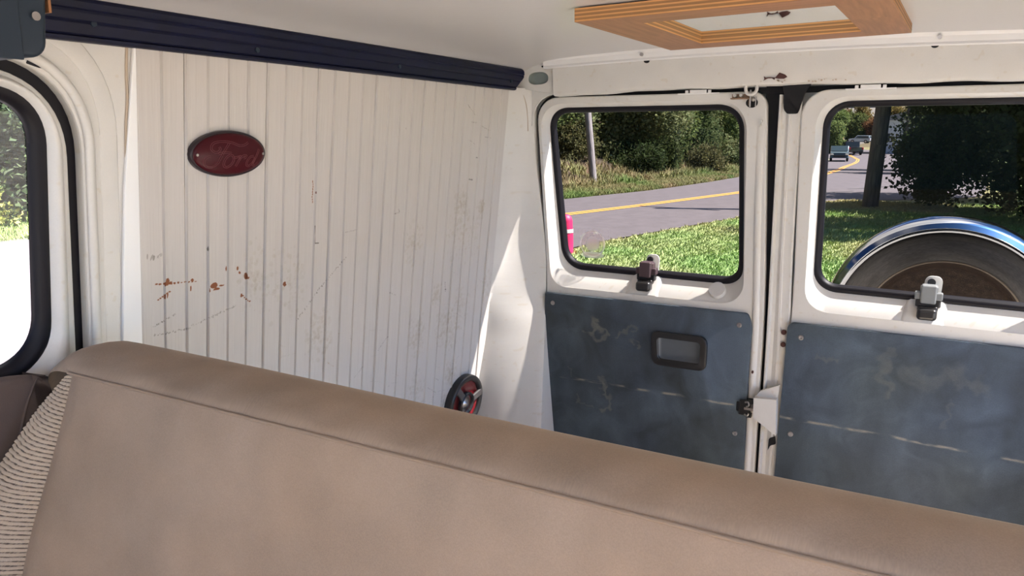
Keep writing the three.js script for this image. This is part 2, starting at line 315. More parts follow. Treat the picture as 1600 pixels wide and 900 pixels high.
// rear wall: frame round the two doors, corner pillars, header
const wallRear = structGroup('wall_rear', 'cream painted rear frame of the van with header above the doors', 'wall');
const opening = rp([[0.024, 1.306, 0.085], [1.446, 1.306, 0.085], [1.405, 0.78, 0.1], [1.403, 0.02, 0.02], [0.065, 0.02, 0.02], [0.065, 0.78, 0.1]], 10);
mesh('frame', extrude([[-0.24, -0.05], [1.7, -0.05], [1.52, 1.44], [-0.06, 1.44]].map((p) => new THREE.Vector2(...p)), [opening], -0.057, -0.030, 0.003, 2), M.paint, wallRear);
for (const s of [0, 1]) {
  const rows = [];
  for (let j = 0; j <= 44; j++) {
    // the pillar thickens towards the floor and rolls back to the door gap at its edge
    const y = lerp(0.0, 1.322, j / 44), b = [wx(y) + 0.001, 0.094 + 0.15 * Math.max(0, 0.6 - y)], ze = 0.27 * Math.max(0, 0.70 - y) + 0.012 * smooth(1.0, 1.25, y), xe = lerp(0.071, 0.028, smooth(0.78, 1.22, y)) + 0.38 * ze;
    const sq = smooth(0.6, 0.95, y), cx = lerp(lerp(b[0], xe, 0.45), wx(y) + 0.016, sq), cz = lerp((b[1] + ze) / 2 + 0.010, 0.028, sq), row = [[wx(y) - 0.004, 0.13]];
    for (let k = 0; k <= 14; k++) { const t = k / 14; row.push([(1 - t) * (1 - t) * b[0] + 2 * t * (1 - t) * cx + t * t * xe, (1 - t) * (1 - t) * b[1] + 2 * t * (1 - t) * cz + t * t * ze]); }
    row.push([xe + 0.0025, ze - 0.002], [xe + 0.0025, ze - 0.006], [xe - 0.004, -0.034]);
    rows.push(row.map(([x, z]) => [s ? 1.47 - x : x, y, z]));
  }
  mesh('corner_pillar', crease(sheet(rows, false, (i, j, p) => [p[0] + p[2], p[1]]), 0.7), M.paint, wallRear);
}
// header over the doors: folded sheet, slightly crowned, with a white angle strip under the ceiling
{
  const crown = (x) => 0.010 * (1 - ((x - 0.735) / 0.62) ** 2), bump = (x) => 0.0016 * Math.sin(x * 17 + 1) + 0.001 * Math.sin(x * 41);
  const sec = [[-0.004, 1.297], [0.030, 1.2975], [0.036, 1.2995], [0.039, 1.305], [0.042, 1.34], [0.046, 1.378], [0.046, 1.40], [-0.01, 1.41]], rows = [];
  for (let i = 0; i <= 60; i++) { const x = lerp(0.112, 1.358, i / 60); rows.push(sec.map(([z, y], k) => [x, y + crown(x) + (k < 4 ? bump(x) : 0), z])); }
  mesh('header_panel', crease(sheet(rows, false, (i, j, p) => [p[0], p[1]]), 0.5), M.header, wallRear);
  const sec2 = [[0.044, 1.372], [0.0495, 1.372], [0.051, 1.375], [0.050, 1.380], [0.053, 1.392], [0.060, 1.4005], [0.064, 1.4035], [0.064, 1.406], [0.044, 1.406]], rows2 = [];
  for (let i = 0; i <= 50; i++) { const x = lerp(0.085, 1.40, i / 50); rows2.push(sec2.map(([z, y]) => [x, y + crown(x) * 1.1, z])); }
  mesh('angle_strip', crease(sheet(rows2, true), 0.4), M.trimWhite, wallRear);
  for (const [x, y] of [[0.378, 1.395], [1.064, 1.397]]) mesh('screw', new THREE.CylinderGeometry(0.0045, 0.0045, 0.006, 12).rotateX(PI / 2).translate(x, y, 0.057), M.steel, wallRear);
  for (const [x, y, r] of [[0.389, 1.379, 0.0065], [1.056, 1.3815, 0.007], [0.082, 1.378, 0.003]]) mesh('plug_hole', new THREE.CylinderGeometry(r, r, 0.004, 16).rotateX(PI / 2).scale(1.15, 0.85, 1).translate(x, y, 0.047), M.dark, wallRear);
  // flaked paint above the door gap: bare primer patches standing under lifted flakes
  const chipShape = (pts, z) => { const g = extrude(pts.map((q) => new THREE.Vector2(...q)), [], z, z + 0.0015); return g; };
  mesh('bare_patch', chipShape([[0.717, 1.324], [0.722, 1.330], [0.727, 1.3365], [0.741, 1.331], [0.746, 1.3255], [0.738, 1.3215], [0.726, 1.322]], 0.0408), M.rust, wallRear);
  mesh('bare_patch', chipShape([[0.690, 1.3185], [0.692, 1.3225], [0.6905, 1.3295], [0.695, 1.3255], [0.703, 1.3265], [0.712, 1.3255], [0.7175, 1.325], [0.716, 1.3195], [0.71, 1.3235], [0.700, 1.3235]], 0.0408), M.rust, wallRear);
  const R = rng(5); for (let i = 0; i < 16; i++) { const x = 0.68 + R() * 0.2, y = 1.3125 + R() * 0.006, w = 0.001 + R() * 0.0022; mesh('rust_spot', chipShape([[x - w, y], [x, y + w * 0.7], [x + w * 1.2, y + w * 0.2], [x + w * 0.3, y - w * 0.8]], 0.0402), M.seam, wallRear); }
}
// corner plate with an oval access hole
{
  const hole = Array.from({ length: 28 }, (_, i) => { const a = -i / 28 * 2 * PI, c = Math.cos(a), s = Math.sin(a); return new THREE.Vector2(0.060 + 0.034 * Math.sign(c) * Math.abs(c) ** 0.75, 1.3475 + 0.0185 * Math.sign(s) * Math.abs(s) ** 0.85); });
  const g = extrude(rp([[-0.012, 1.392, 0.01], [0.118, 1.402, 0.006], [0.125, 1.31, 0.004], [0.100, 1.303, 0.03], [0.02, 1.318, 0.01], [-0.012, 1.326, 0.004]]), [hole], 0.030, 0.034, 0.001, 1);
  mesh('corner_plate', g, M.header, wallRear);
  const cup = []; for (let k = 0; k <= 6; k++) { const t = k / 6; cup.push(hole.map((p) => [0.06 + (p.x - 0.06) * (1.1 - 0.35 * t * t), 1.3475 + (p.y - 1.3475) * (1.1 - 0.2 * t * t), 0.031 - 0.026 * Math.sqrt(t)])); }
  cup.push(hole.map(() => [0.062, 1.349, 0.004]));
  mesh('hole_pocket', sheet(cup, true), std({ color: new THREE.Color().setRGB(0.32, 0.36, 0.33), roughness: 0.6 }), wallRear);
  mesh('weld_seam', tube([[-0.004, 1.322, 0.06], [0.01, 1.312, 0.044], [0.018, 1.28, 0.029], [0.02, 1.24, 0.022], [0.021, 1.2, 0.02]], 0.0014), M.seam, wallRear);
}
for (const s of [0, 1]) { // gusset that carries the pillar round the upper corner of the door opening
  const arc = rp([[0.024, 1.306, 0.088], [0.3, 1.306, 0.01], [0.3, 1.1, 0.01], [0.040, 1.1, 0.01]], 10).slice(0, 11).map((p) => [p.x + 0.003, p.y - 0.002]), pts = [...arc, [0.125, 1.304], [0.125, 1.325], [-0.004, 1.335], [0.0, 1.20]].map(([x, y]) => new THREE.Vector2(s ? 1.47 - x : x, y));
  mesh('corner_gusset', extrude(pts, [], 0.009, 0.014, 0.001, 1), M.paint, wallRear);
}
mesh('rubber_flap', extrude(rp([[0.728, 1.316, 0.003], [0.80, 1.316, 0.004], [0.783, 1.288, 0.01], [0.772, 1.246, 0.006], [0.768, 1.239, 0.004], [0.744, 1.239, 0.004], [0.735, 1.25, 0.006], [0.733, 1.29, 0.004]]), [], 0.001, 0.005, 0.001, 1), M.dark, wallRear);
mesh('door_gap_rubber', extrude(opening, [rp([[0.040, 1.292, 0.075], [1.43, 1.292, 0.075], [1.393, 0.78, 0.1], [1.39, 0.06, 0.02], [0.08, 0.06, 0.02], [0.08, 0.78, 0.1]], 10)], -0.05, -0.02), M.dark, wallRear);
mesh('striker_loop', tube([[0.647, 1.315, 0.03], [0.646, 1.298, 0.03], [0.651, 1.289, 0.03], [0.664, 1.288, 0.03], [0.672, 1.296, 0.03], [0.672, 1.315, 0.03]], 0.0042, false, 40), M.paint, wallRear);

// ---------------------------------------------------------------- rear doors
const ZS = -0.045; // plane of the window rubber
function rearDoor(name, label, outline, recess, seal, winOuter) {
  const d = structGroup(name, label, 'door');
  mesh('inner_skin', extrude(outline, [recess], -0.022, 0, 0.004, 3), M.paint, d);
  const rows = [], steps = [[0, 0], [0.06, -0.0008], [0.12, -0.003], [0.5, 0.5 * ZS], [0.9, 0.9 * ZS], [1, ZS]];
  for (const [t, z] of steps) rows.push(recess.map((p, i) => [lerp(p.x, seal[i].x, t), lerp(p.y, seal[i].y, t), z - 0.001]));
  mesh('window_recess', crease(sheet(rows, true), 0.8), M.paint, d);
  mesh('outer_skin', extrude(winOuter, [seal], -0.058, -0.05), M.paint, d);
  const ring = seal.map((p) => [p.x, p.y, ZS]);
  mesh('window_rubber', sealRing(ring, 0, [0, 0, 1], [[0.0105, -0.006], [0.0115, 0.003], [0.008, 0.009], [0.001, 0.0105], [-0.005, 0.008], [-0.0065, 0.003], [-0.0095, 0.001], [-0.0105, -0.004], [-0.006, -0.008]]), M.rubber, d);
  const gg = new THREE.ShapeGeometry(new THREE.Shape(seal)); gg.translate(0, 0, ZS - 0.004);
  mesh('window_glass', gg, M.tint, d);
  return d;
}
const seal1 = rp([[0.064, 1.263, 0.06], [0.624, 1.263, 0.065], [0.648, 0.798, 0.05], [0.121, 0.801, 0.062]], 10);
const recess1 = rp([[0.043, 1.281, 0.08], [0.648, 1.281, 0.085], [0.668, 0.738, 0.07], [0.088, 0.738, 0.055]], 10);
const outline1 = rp([[0.036, 1.296, 0.075], [0.692, 1.296, 0.04], [0.719, 0.75, 0.1], [0.72, 0.06, 0.01], [0.077, 0.06, 0.01], [0.077, 0.78, 0.1]], 10);
const seal2 = rp([[0.829, 1.265, 0.06], [1.406, 1.265, 0.06], [1.352, 0.796, 0.06], [0.835, 0.803, 0.055]], 10);
const recess2 = rp([[0.808, 1.283, 0.08], [1.426, 1.283, 0.08], [1.375, 0.738, 0.06], [0.812, 0.742, 0.065]], 10);
const outline2 = rp([[0.774, 1.296, 0.07], [1.434, 1.296, 0.075], [1.394, 0.78, 0.1], [1.393, 0.06, 0.01], [0.776, 0.06, 0.01], [0.788, 0.78, 0.1]], 10);
const door1 = rearDoor('door_1', 'left rear van door with blue board below a tinted window', outline1, recess1, seal1, rp([[0.0, 1.33, 0.05], [0.722, 1.33, 0.02], [0.722, 0.02, 0.02], [0.02, 0.02, 0.02]], 10));
const door2 = rearDoor('door_2', 'right rear van door with window in front of the spare wheel', outline2, recess2, seal2, rp([[0.727, 1.33, 0.02], [1.47, 1.33, 0.05], [1.45, 0.02, 0.02], [0.727, 0.02, 0.02]], 10));

const panel1Tex = panelTexture(71, 0.06, 0.1, 0.64, 0.64, [
  [[[0.255, 0.655], [0.235, 0.64], [0.27, 0.62], [0.285, 0.605], [0.262, 0.59], [0.235, 0.60], [0.225, 0.62], [0.25, 0.635]], 0.011, 0.9], [[[0.31, 0.60], [0.33, 0.62], [0.36, 0.66], [0.38, 0.65], [0.36, 0.63]], 0.007, 0.7], [[[0.36, 0.60], [0.375, 0.595], [0.365, 0.605], [0.38, 0.58]], 0.005, 0.6], [[[0.26, 0.48], [0.285, 0.46], [0.275, 0.44], [0.30, 0.43], [0.295, 0.40], [0.27, 0.385]], 0.009, 0.75], [[[0.18, 0.42], [0.19, 0.395], [0.22, 0.39], [0.25, 0.38]], 0.006, 0.5], [[[0.16, 0.5], [0.17, 0.48]], 0.006, 0.4]],
  [[0.06, 0.4655], [0.66, 0.4655]]);
const panel2Tex = panelTexture(83, 0.76, 0.1, 0.66, 0.64, [[[[1.02, 0.66], [1.0, 0.60], [1.03, 0.57]], 0.02, 0.45], [[[1.07, 0.62], [1.12, 0.60], [1.17, 0.63], [1.22, 0.60]], 0.03, 0.4], [[[1.17, 0.55], [1.16, 0.50]], 0.01, 0.35], [[[0.86, 0.64], [0.9, 0.62]], 0.008, 0.4]], [[0.76, 0.457], [1.42, 0.444]]);
function fitUV(g, x0, y0, w, h) { const p = g.attributes.position, u = new Float32Array(p.count * 2); for (let i = 0; i < p.count; i++) { u[2 * i] = (p.getX(i) - x0) / w; u[2 * i + 1] = (p.getY(i) - y0) / h; } g.setAttribute('uv', new THREE.BufferAttribute(u, 2)); return g; }
const screwGeo = (x, y, z) => merge([new THREE.CylinderGeometry(0.0066, 0.0072, 0.002, 16).rotateX(PI / 2), new THREE.TorusGeometry(0.0042, 0.0013, 6, 14).translate(0, 0, 0.0012)]).translate(x, y, z);
function screw(parent, x, y, z) { mesh('screw', screwGeo(x, y, z), M.steel, parent); }
{
  // left door board with recessed pull cup
  const cupHole = rp([[0.428, 0.636, 0.016], [0.566, 0.636, 0.016], [0.566, 0.560, 0.016], [0.433, 0.560, 0.016]], 6);
  const out = rp([[0.076, 0.722, 0.006], [0.678, 0.724, 0.006], [0.692, 0.700, 0.02], [0.690, 0.56, 0.03], [0.694, 0.09, 0.006], [0.078, 0.09, 0.006]], 5);
  const b = mesh('board', fitUV(crease(extrude(out, [cupHole], 0.0005, 0.011, 0.0015, 2), 0.5), 0.06, 0.1, 0.64, 0.64), std({ map: panel1Tex, roughness: 0.7 }), door1);
  const fr = rp([[0.416, 0.648, 0.024], [0.578, 0.648, 0.024], [0.578, 0.549, 0.024], [0.421, 0.549, 0.024]], 6), fi = rp([[0.431, 0.634, 0.015], [0.563, 0.634, 0.015], [0.563, 0.563, 0.015], [0.436, 0.563, 0.015]], 6);
  mesh('cup_frame', crease(extrude(fr, [fi], 0.009, 0.021, 0.004, 3), 0.8), M.blackPlastic, door1);
  const rows = [[0, 0.012], [0.08, 0.005], [0.2, 0.003], [1, 0.0022]].map(([t, z]) => fi.map((p) => [lerp(p.x, 0.4985, t), lerp(p.y, 0.5985, t), z]));
  mesh('pull_cup', sheet(rows, true), M.cupGrey, door1);
  mesh('bright_edge', tube(fi.slice(11, 27).map((p) => [p.x + (p.x < 0.5 ? 0.002 : -0.002), p.y + 0.0015, 0.006]), 0.0008, false, 60, 6), M.chrome, door1);
  for (const [x, y] of [[0.103, 0.692], [0.659, 0.690], [0.664, 0.386]]) screw(door1, x, y, 0.0115);
  // latch at the meeting edge
  mesh('latch_body', merge([box(0.672, 0.444, 0.004, 0.700, 0.487, 0.018, 0.003), box(0.664, 0.452, 0.006, 0.676, 0.478, 0.014, 0.002), box(0.692, 0.440, 0.006, 0.706, 0.452, 0.02, 0.002), box(0.694, 0.478, 0.006, 0.708, 0.492, 0.02, 0.002)]), M.blackPlastic, door1);
  mesh('latch_fork', merge([box(0.686, 0.461, 0.016, 0.716, 0.468, 0.022, 0.002), tube([[0.688, 0.482, 0.019], [0.696, 0.484, 0.022], [0.699, 0.476, 0.022], [0.692, 0.470, 0.02]], 0.0025), tube([[0.688, 0.448, 0.019], [0.696, 0.446, 0.022], [0.699, 0.453, 0.022]], 0.0025)]), M.steel, door1);
  // flange along the meeting edge, rolled
  const sec = [[0.688, -0.004], [0.692, 0.003], [0.698, 0.006], [0.706, 0.004], [0.712, -0.004], [0.716, -0.02]], fr2 = [];
  for (let j = 0; j <= 20; j++) { const y = lerp(0.07, 1.21, j / 20); fr2.push(sec.map(([x, z]) => [x - 0.02 * smooth(0.6, 1.21, y) * (1 - 0.1), y, z * (1 - 0.8 * smooth(1.0, 1.2, y))])); }
  mesh('edge_flange', sheet(fr2), M.paint, door1);
  mesh('rust_hole', new THREE.CylinderGeometry(0.0028, 0.0028, 0.004, 10).rotateX(PI / 2).scale(1, 1.5, 1).translate(0.70, 0.565, 0.0065), M.rust, door1);
  // upper latch: dark hole, brown bracket, bars and bolts
  const R = Array.from({ length: 20 }, (_, i) => new THREE.Vector2(0.656 + 0.015 * Math.cos(i / 20 * 2 * PI), 1.268 + 0.0125 * Math.sin(i / 20 * 2 * PI)));
  mesh('latch_hole', extrude(R, [], 0.0002, 0.0012), M.dark, door1);
  mesh('latch_bracket', merge([box(0.606, 1.277, 0.001, 0.652, 1.280, 0.02), box(0.606, 1.279, 0.001, 0.652, 1.290, 0.004), box(0.6485, 1.262, 0.003, 0.651, 1.281, 0.006)]), M.rustPlate, door1);
  mesh('latch_bar', box(0.6515, 1.257, 0.006, 0.6555, 1.300, 0.012, 0.0015), M.steel, door1);
  mesh('latch_bar', box(0.6655, 1.258, 0.004, 0.668, 1.283, 0.009, 0.001), M.steel, door1);
  mesh('latch_roller', new THREE.SphereGeometry(0.0058, 12, 10).translate(0.661, 1.276, 0.008), M.steel, door1);
  for (const x of [0.614, 0.630]) mesh('bolt', new THREE.CylinderGeometry(0.0048, 0.0055, 0.008, 6).rotateX(PI / 2).translate(x, 1.287, 0.008), M.paint, door1);
  for (const [x, y] of [[0.682, 1.222], [0.679, 1.212]]) mesh('bolt', new THREE.CylinderGeometry(0.004, 0.0048, 0.008, 6).rotateX(PI / 2).translate(x, y, 0.003), M.paint, door1);
}
function hingeClip(parent, x0, y) { // small pressed retainers on the upper door edge
  mesh('retainer', merge([box(x0 - 0.055, y - 0.004, 0.0, x0 + 0.055, y - 0.001, 0.014, 0.001), box(x0 - 0.022, y - 0.002, 0.008, x0 + 0.022, y + 0.007, 0.016, 0.002), box(x0 - 0.034, y - 0.002, 0.010, x0 - 0.026, y + 0.006, 0.015, 0.001), box(x0 + 0.026, y - 0.002, 0.010, x0 + 0.034, y + 0.006, 0.015, 0.001)]), M.trimWhite, parent);
}
hingeClip(door1, 0.52, 1.2965); hingeClip(door2, 0.93, 1.2965);
{
  // right door board
  const out = rp([[0.782, 0.713, 0.018], [1.388, 0.713, 0.018], [1.386, 0.09, 0.006], [0.772, 0.09, 0.006], [0.776, 0.40, 0.05]], 6);
  mesh('board', fitUV(crease(extrude(out, [], 0.0005, 0.011, 0.0015, 2), 0.5), 0.76, 0.1, 0.66, 0.64), std({ map: panel2Tex, roughness: 0.7 }), door2);
  for (const [x, y] of [[0.8165, 0.676], [0.808, 0.412]]) screw(door2, x, y, 0.0115);
  // stepped white flange between the doors
  const sec = [[0.7275, -0.03], [0.7275, 0.004], [0.7295, 0.006], [0.7325, 0.006], [0.7345, 0.001], [0.736, -0.006], [0.744, -0.0075], [0.750, -0.004], [0.7515, 0.0], [0.757, 0.0], [0.7585, -0.003], [0.768, -0.0035], [0.777, -0.002], [0.781, -0.006]], rows = [];
  for (let j = 0; j <= 24; j++) { const y = lerp(0.06, 1.286, j / 24); rows.push(sec.map(([x, z]) => [x - 0.004 * smooth(0.7, 1.29, y) + 0.006 * smooth(0.9, 0.6, y) * (x > 0.75 ? 1 : 0.3), y, z])); }
  mesh('edge_flange', crease(sheet(rows), 0.5), M.paint, door2);
  mesh('edge_rubber', box(0.684, 0.05, -0.042, 0.7275, 1.315, -0.024, 0.002), M.dark, door2);
  for (const [x, y] of [[0.7675, 0.682], [0.768, 0.649]]) mesh('bolt_hole', new THREE.CylinderGeometry(0.0068, 0.0068, 0.005, 10).rotateX(PI / 2).translate(x + 0.004, y, -0.001), M.rust, door2);
  // latch cover box on the meeting edge
  const cov = [[0.712, 0.502], [0.770, 0.506], [0.774, 0.408], [0.7135, 0.447]].map((p) => new THREE.Vector2(...p));
  mesh('latch_cover', merge([extrude(cov, [], 0.008, 0.032), extrude([[0.712, 0.5015], [0.770, 0.5055], [0.772, 0.542], [0.726, 0.519]].map((p) => new THREE.Vector2(...p)), [], 0.004, 0.016)]), M.paint, door2);
  mesh('burnt_hole', extrude(rp([[0.752, 0.385, 0.004], [0.768, 0.395, 0.004], [0.771, 0.372, 0.004], [0.757, 0.366, 0.004], [0.751, 0.35, 0.002]], 3), [], -0.001, 0.0008), M.dark, door2);
}
// window catches: hinge block over the rubber, knob behind it, outer disc beyond the glass
function windowCatch(parent, x, y, body, tall) {
  const z = -0.032;
  mesh('catch_body', merge([box(x - 0.0165, y - 0.014, z, x + 0.0165, y + 0.030, z + 0.034, 0.004), box(x - 0.030, y - 0.006, z + 0.004, x + 0.030, y + 0.012, z + 0.024, 0.003), box(x - 0.019, y - 0.010, z - 0.004, x + 0.019, y + 0.026, z + 0.02, 0.003)]), body, parent);
  mesh('catch_base', merge([box(x - 0.027, y - 0.024, z + 0.004, x + 0.027, y - 0.005, z + 0.024, 0.004), box(x - 0.022, y - 0.034, z + 0.008, x + 0.022, y - 0.02, z + 0.032, 0.005)]), M.blackPlastic, parent);
  mesh('catch_knob', box(x - 0.0215, y - 0.052, z + 0.02, x + 0.0215, y - 0.024, z + 0.050, 0.009), M.blackPlastic, parent);
  mesh('pivot', new THREE.CylinderGeometry(0.009, 0.009, 0.006, 20).rotateX(PI / 2).translate(x + 0.003, y + 0.033, z - 0.004), M.blackPlastic, parent);
  const disc = rp([[x - 0.010, y + 0.047, 0.014], [x + 0.027, y + 0.047, 0.016], [x + 0.025, y - 0.004, 0.004], [x - 0.016, y - 0.004, 0.004]], 8);
  mesh('outer_plate', extrude(disc, [], ZS - 0.0035, ZS + 0.0005), M.whitePlastic, parent);
  // raised pad in the sill
  const pad = [[x - 0.075, 0.737, 0.0], [x - 0.045, 0.79, ZS + 0.006], [x + 0.045, 0.79, ZS + 0.006], [x + 0.062, 0.737, 0.0], [x - 0.045, 0.745, 0.0], [x + 0.03, 0.745, 0.0]];
  mesh('catch_pad', sheet([[[x - 0.058, 0.7375, -0.0005], [x - 0.042, 0.744, 0.001], [x + 0.030, 0.744, 0.001], [x + 0.048, 0.7375, -0.0005]], [[x - 0.052, 0.772, -0.028], [x - 0.040, 0.785, -0.020], [x + 0.030, 0.785, -0.020], [x + 0.044, 0.772, -0.028]], [[x - 0.046, 0.79, -0.038], [x - 0.038, 0.795, -0.036], [x + 0.030, 0.795, -0.036], [x + 0.04, 0.79, -0.038]]]), M.paint, parent);
}
windowCatch(door1, 0.386, 0.807, M.purplePlastic);
windowCatch(door2, 1.094, 0.806, M.greyPlastic);
mesh('sill_boss', new THREE.CylinderGeometry(0.022, 0.026, 0.03, 20).rotateX(0.9).translate(0.588, 0.768, -0.026), M.paint, door1);

// ---------------------------------------------------------------- side door with the window on the left
{
  const d = structGroup('door_3', 'cream side door with black-rubbered window beside the beadboard', 'door');
  const out = rp([[1.363, 1.276, 0.125], [2.41, 1.276, 0.125], [2.41, 0.07, 0.1], [1.363, 0.07, 0.1]], 12);
  const rim = rp([[1.369, 1.270, 0.12], [2.40, 1.270, 0.12], [2.40, 0.76, 0.08], [1.374, 0.76, 0.09]], 12);
  const seal = rp([[1.398, 1.2475, 0.075], [2.36, 1.2475, 0.075], [2.36, 0.835, 0.08], [1.409, 0.833, 0.085]], 12);
  mesh('inner_skin', onWall(extrude(out, [rim], -0.03, -0.012, 0.004, 3)), M.paint, d);
  const rows = [[0, -0.0125], [0.12, -0.006], [0.3, 0.001], [0.45, 0.003], [0.6, 0.001], [0.8, -0.009], [1, -0.022]].map(([t, o]) => rim.map((p, i) => wp(lerp(p.x, seal[i].x, t), lerp(p.y, seal[i].y, t), o)));
  mesh('window_surround', sheet(rows, true, (i, j, p) => [p[2], p[1]]), M.paint, d);
  mesh('outer_skin', onWall(extrude(out, [seal], -0.05, -0.042)), M.paint, d);
  mesh('window_rubber', sealRing(seal.map((p) => wp(p.x, p.y, -0.022)), 0, [WN.x, WN.y, 0], [[0.014, -0.006], [0.0155, 0.004], [0.010, 0.011], [0.002, 0.012], [-0.006, 0.008], [-0.012, 0.002], [-0.014, -0.006], [-0.006, -0.012]]), M.rubber, d);
  const gg = onWall(new THREE.ShapeGeometry(new THREE.Shape(seal))); gg.translate(-0.027, 0, 0);
  mesh('window_glass', gg, M.clear, d);
  mesh('gap_rubber', onWall(extrude(rp([[1.339, 1.297, 0.137], [2.424, 1.297, 0.137], [2.424, 0.05, 0.1], [1.342, 0.05, 0.1]], 12), [rp([[1.366, 1.273, 0.122], [2.407, 1.273, 0.122], [2.407, 0.073, 0.1], [1.362, 0.073, 0.1]], 12)], -0.048, -0.026)), M.rubber, d);
  mesh('gap_tab', onWall(extrude(rp([[1.392, 1.2905, 0.003], [1.415, 1.2915, 0.003], [1.42, 1.282, 0.003], [1.40, 1.276, 0.004], [1.385, 1.28, 0.003]], 4), [], -0.012, -0.004)), M.dark, d);
}

// ---------------------------------------------------------------- things in the van
// oval red light with script lettering
{
  const cz = 1.0835, cy = 1.153, o = thing('oval_light', 'dark red oval light with cursive lettering on the beadboard', 'light', wp(cz, cy, 0.002));
  o.rotation.z = -Math.atan(0.11) * -1; o.rotation.z = Math.atan(0.11) * -1;
  // local axes: x = out of the wall, y = up, z = towards the front; the outline is an ellipse in (z, y)
  const A = 0.0815, B = 0.0395, ell = (s, x) => Array.from({ length: 56 }, (_, i) => { const a = i / 56 * 2 * PI; return [x, B * s * Math.sin(a), A * s * Math.cos(a) + (1 - s) * 0]; });
  const ring = (list) => sheet(list.map(([s, x]) => { const r = ell(1, x); return r.map((p) => [x, p[1] - Math.sign(p[1]) * 0 + (s) * Math.sin(Math.atan2(p[1] / B, p[2] / A)), p[2] + s * Math.cos(Math.atan2(p[1] / B, p[2] / A))]); }), true);
  mesh('base', ring([[0.001, -0.002], [0.0015, 0.006], [0.0008, 0.0085], [-0.0012, 0.0100], [-0.0024, 0.0098], [-0.003, 0.008]]), phys({ color: new THREE.Color().setRGB(0.03, 0.022, 0.026), roughness: 0.3, specularIntensity: 0.6 }), o);
  const lensRows = [];
  for (let k = 0; k <= 10; k++) { const t = k / 10, r = Math.cos(t * PI / 2); lensRows.push(ell(1, 0).map((p) => [0.0092 + 0.0105 * Math.sin(t * PI / 2), p[1] * (1 - 0.0026 / B) * r, p[2] * (1 - 0.0026 / A) * r])); }
  mesh('lens', sheet(lensRows, true), phys({ color: new THREE.Color().setRGB(0.055, 0.006, 0.01), roughness: 0.3, specularIntensity: 0.35 }), o);
  const lensX = (z, y) => 0.0092 + 0.0105 * Math.sqrt(Math.max(0, 1 - (z / 0.0789) ** 2 - (y / 0.0369) ** 2)) + 0.0002;
  const S = (u, v) => { const z = -(u - 645) / 520 * A, y = -(v - 428) / 310 * B; return [lensX(z, y), y, z]; };
  const strokes = [
    [[445, 320], [462, 345], [430, 385], [380, 385], [345, 345], [365, 285], [450, 250], [560, 250], [640, 268], [730, 303], [810, 293], [862, 262]],
    [[585, 268], [545, 325], [500, 395], [462, 470], [425, 545], [365, 590], [300, 588], [262, 545], [268, 485], [310, 447], [335, 450]],
    [[430, 420], [470, 402], [530, 395], [610, 405]],
    [[590, 428], [540, 465], [508, 535], [520, 588], [560, 598], [615, 558], [642, 490], [625, 440], [590, 428]],
    [[640, 470], [690, 462], [735, 448], [715, 510], [675, 592]],
    [[705, 525], [755, 465], [800, 440], [825, 448], [808, 478], [785, 480]],
    [[945, 455], [890, 465], [845, 520], [838, 575], [870, 595], [925, 555], [965, 480]],
    [[1032, 358], [1000, 430], [955, 520], [935, 575], [965, 592], [1020, 550]],
  ];
  const letterMat = phys({ color: new THREE.Color().setRGB(0.15, 0.045, 0.052), roughness: 0.4, specularIntensity: 0.4 });
  // each stroke is drawn as two thin raised lines, the outline of the letter
  strokes.forEach((s) => { const parts = [-1, 1].map((sd) => tube(s.map((p, i) => { const a = s[Math.max(0, i - 1)], b = s[Math.min(s.length - 1, i + 1)], l = Math.hypot(b[0] - a[0], b[1] - a[1]) || 1; return S(p[0] - sd * 11 * (b[1] - a[1]) / l, p[1] + sd * 11 * (b[0] - a[0]) / l); }), 0.00055, false, 60, 6)); mesh('script_stroke', merge(parts), letterMat, o); });
  for (const s of [1, -1]) mesh('screw', new THREE.CylinderGeometry(0.0024, 0.0024, 0.003, 12).rotateZ(PI / 2).translate(0.0128, 0, s * 0.0725), M.steel, o);
}
// round speaker standing against the wall behind the seat
{
  const o = thing('speaker', 'round black car speaker with red cone low on the beadboard', 'speaker', wp(0.213, 0.405, 0.002));
  o.rotation.z = -Math.atan(0.11);
  const lathe = (pts, seg = 48) => new THREE.LatheGeometry(pts.map((p) => new THREE.Vector2(...p)), seg).rotateZ(-PI / 2);
  mesh('basket_ring', lathe([[0.087, -0.002], [0.0885, 0.006], [0.088, 0.018], [0.085, 0.023], [0.077, 0.0235], [0.072, 0.021], [0.070, 0.014]]), M.blackPlastic, o);
  mesh('cone', lathe([[0.070, 0.013], [0.066, 0.016], [0.061, 0.012], [0.056, 0.010], [0.022, 0.0005], [0.0, 0.0]]), std({ color: new THREE.Color().setRGB(0.16, 0.008, 0.012), roughness: 0.35 }), o);
  for (let k = 0; k < 3; k++) { const a = k * 2 * PI / 3 + 0.75; const g = box(0.016, 0.03, -0.011, 0.024, 0.082, 0.011, 0.003); g.rotateX(a); mesh('bridge_arm', g, std({ color: new THREE.Color().setRGB(0.06, 0.055, 0.055), roughness: 0.3 }), o); }
  mesh('bridge_hub', lathe([[0.036, 0.014], [0.037, 0.022], [0.034, 0.026], [0.029, 0.025], [0.026, 0.018]]), M.blackPlastic, o);
  mesh('tweeter', lathe([[0.026, 0.016], [0.018, 0.014], [0.013, 0.018], [0.008, 0.023], [0.0, 0.025]]), M.steel, o);
}
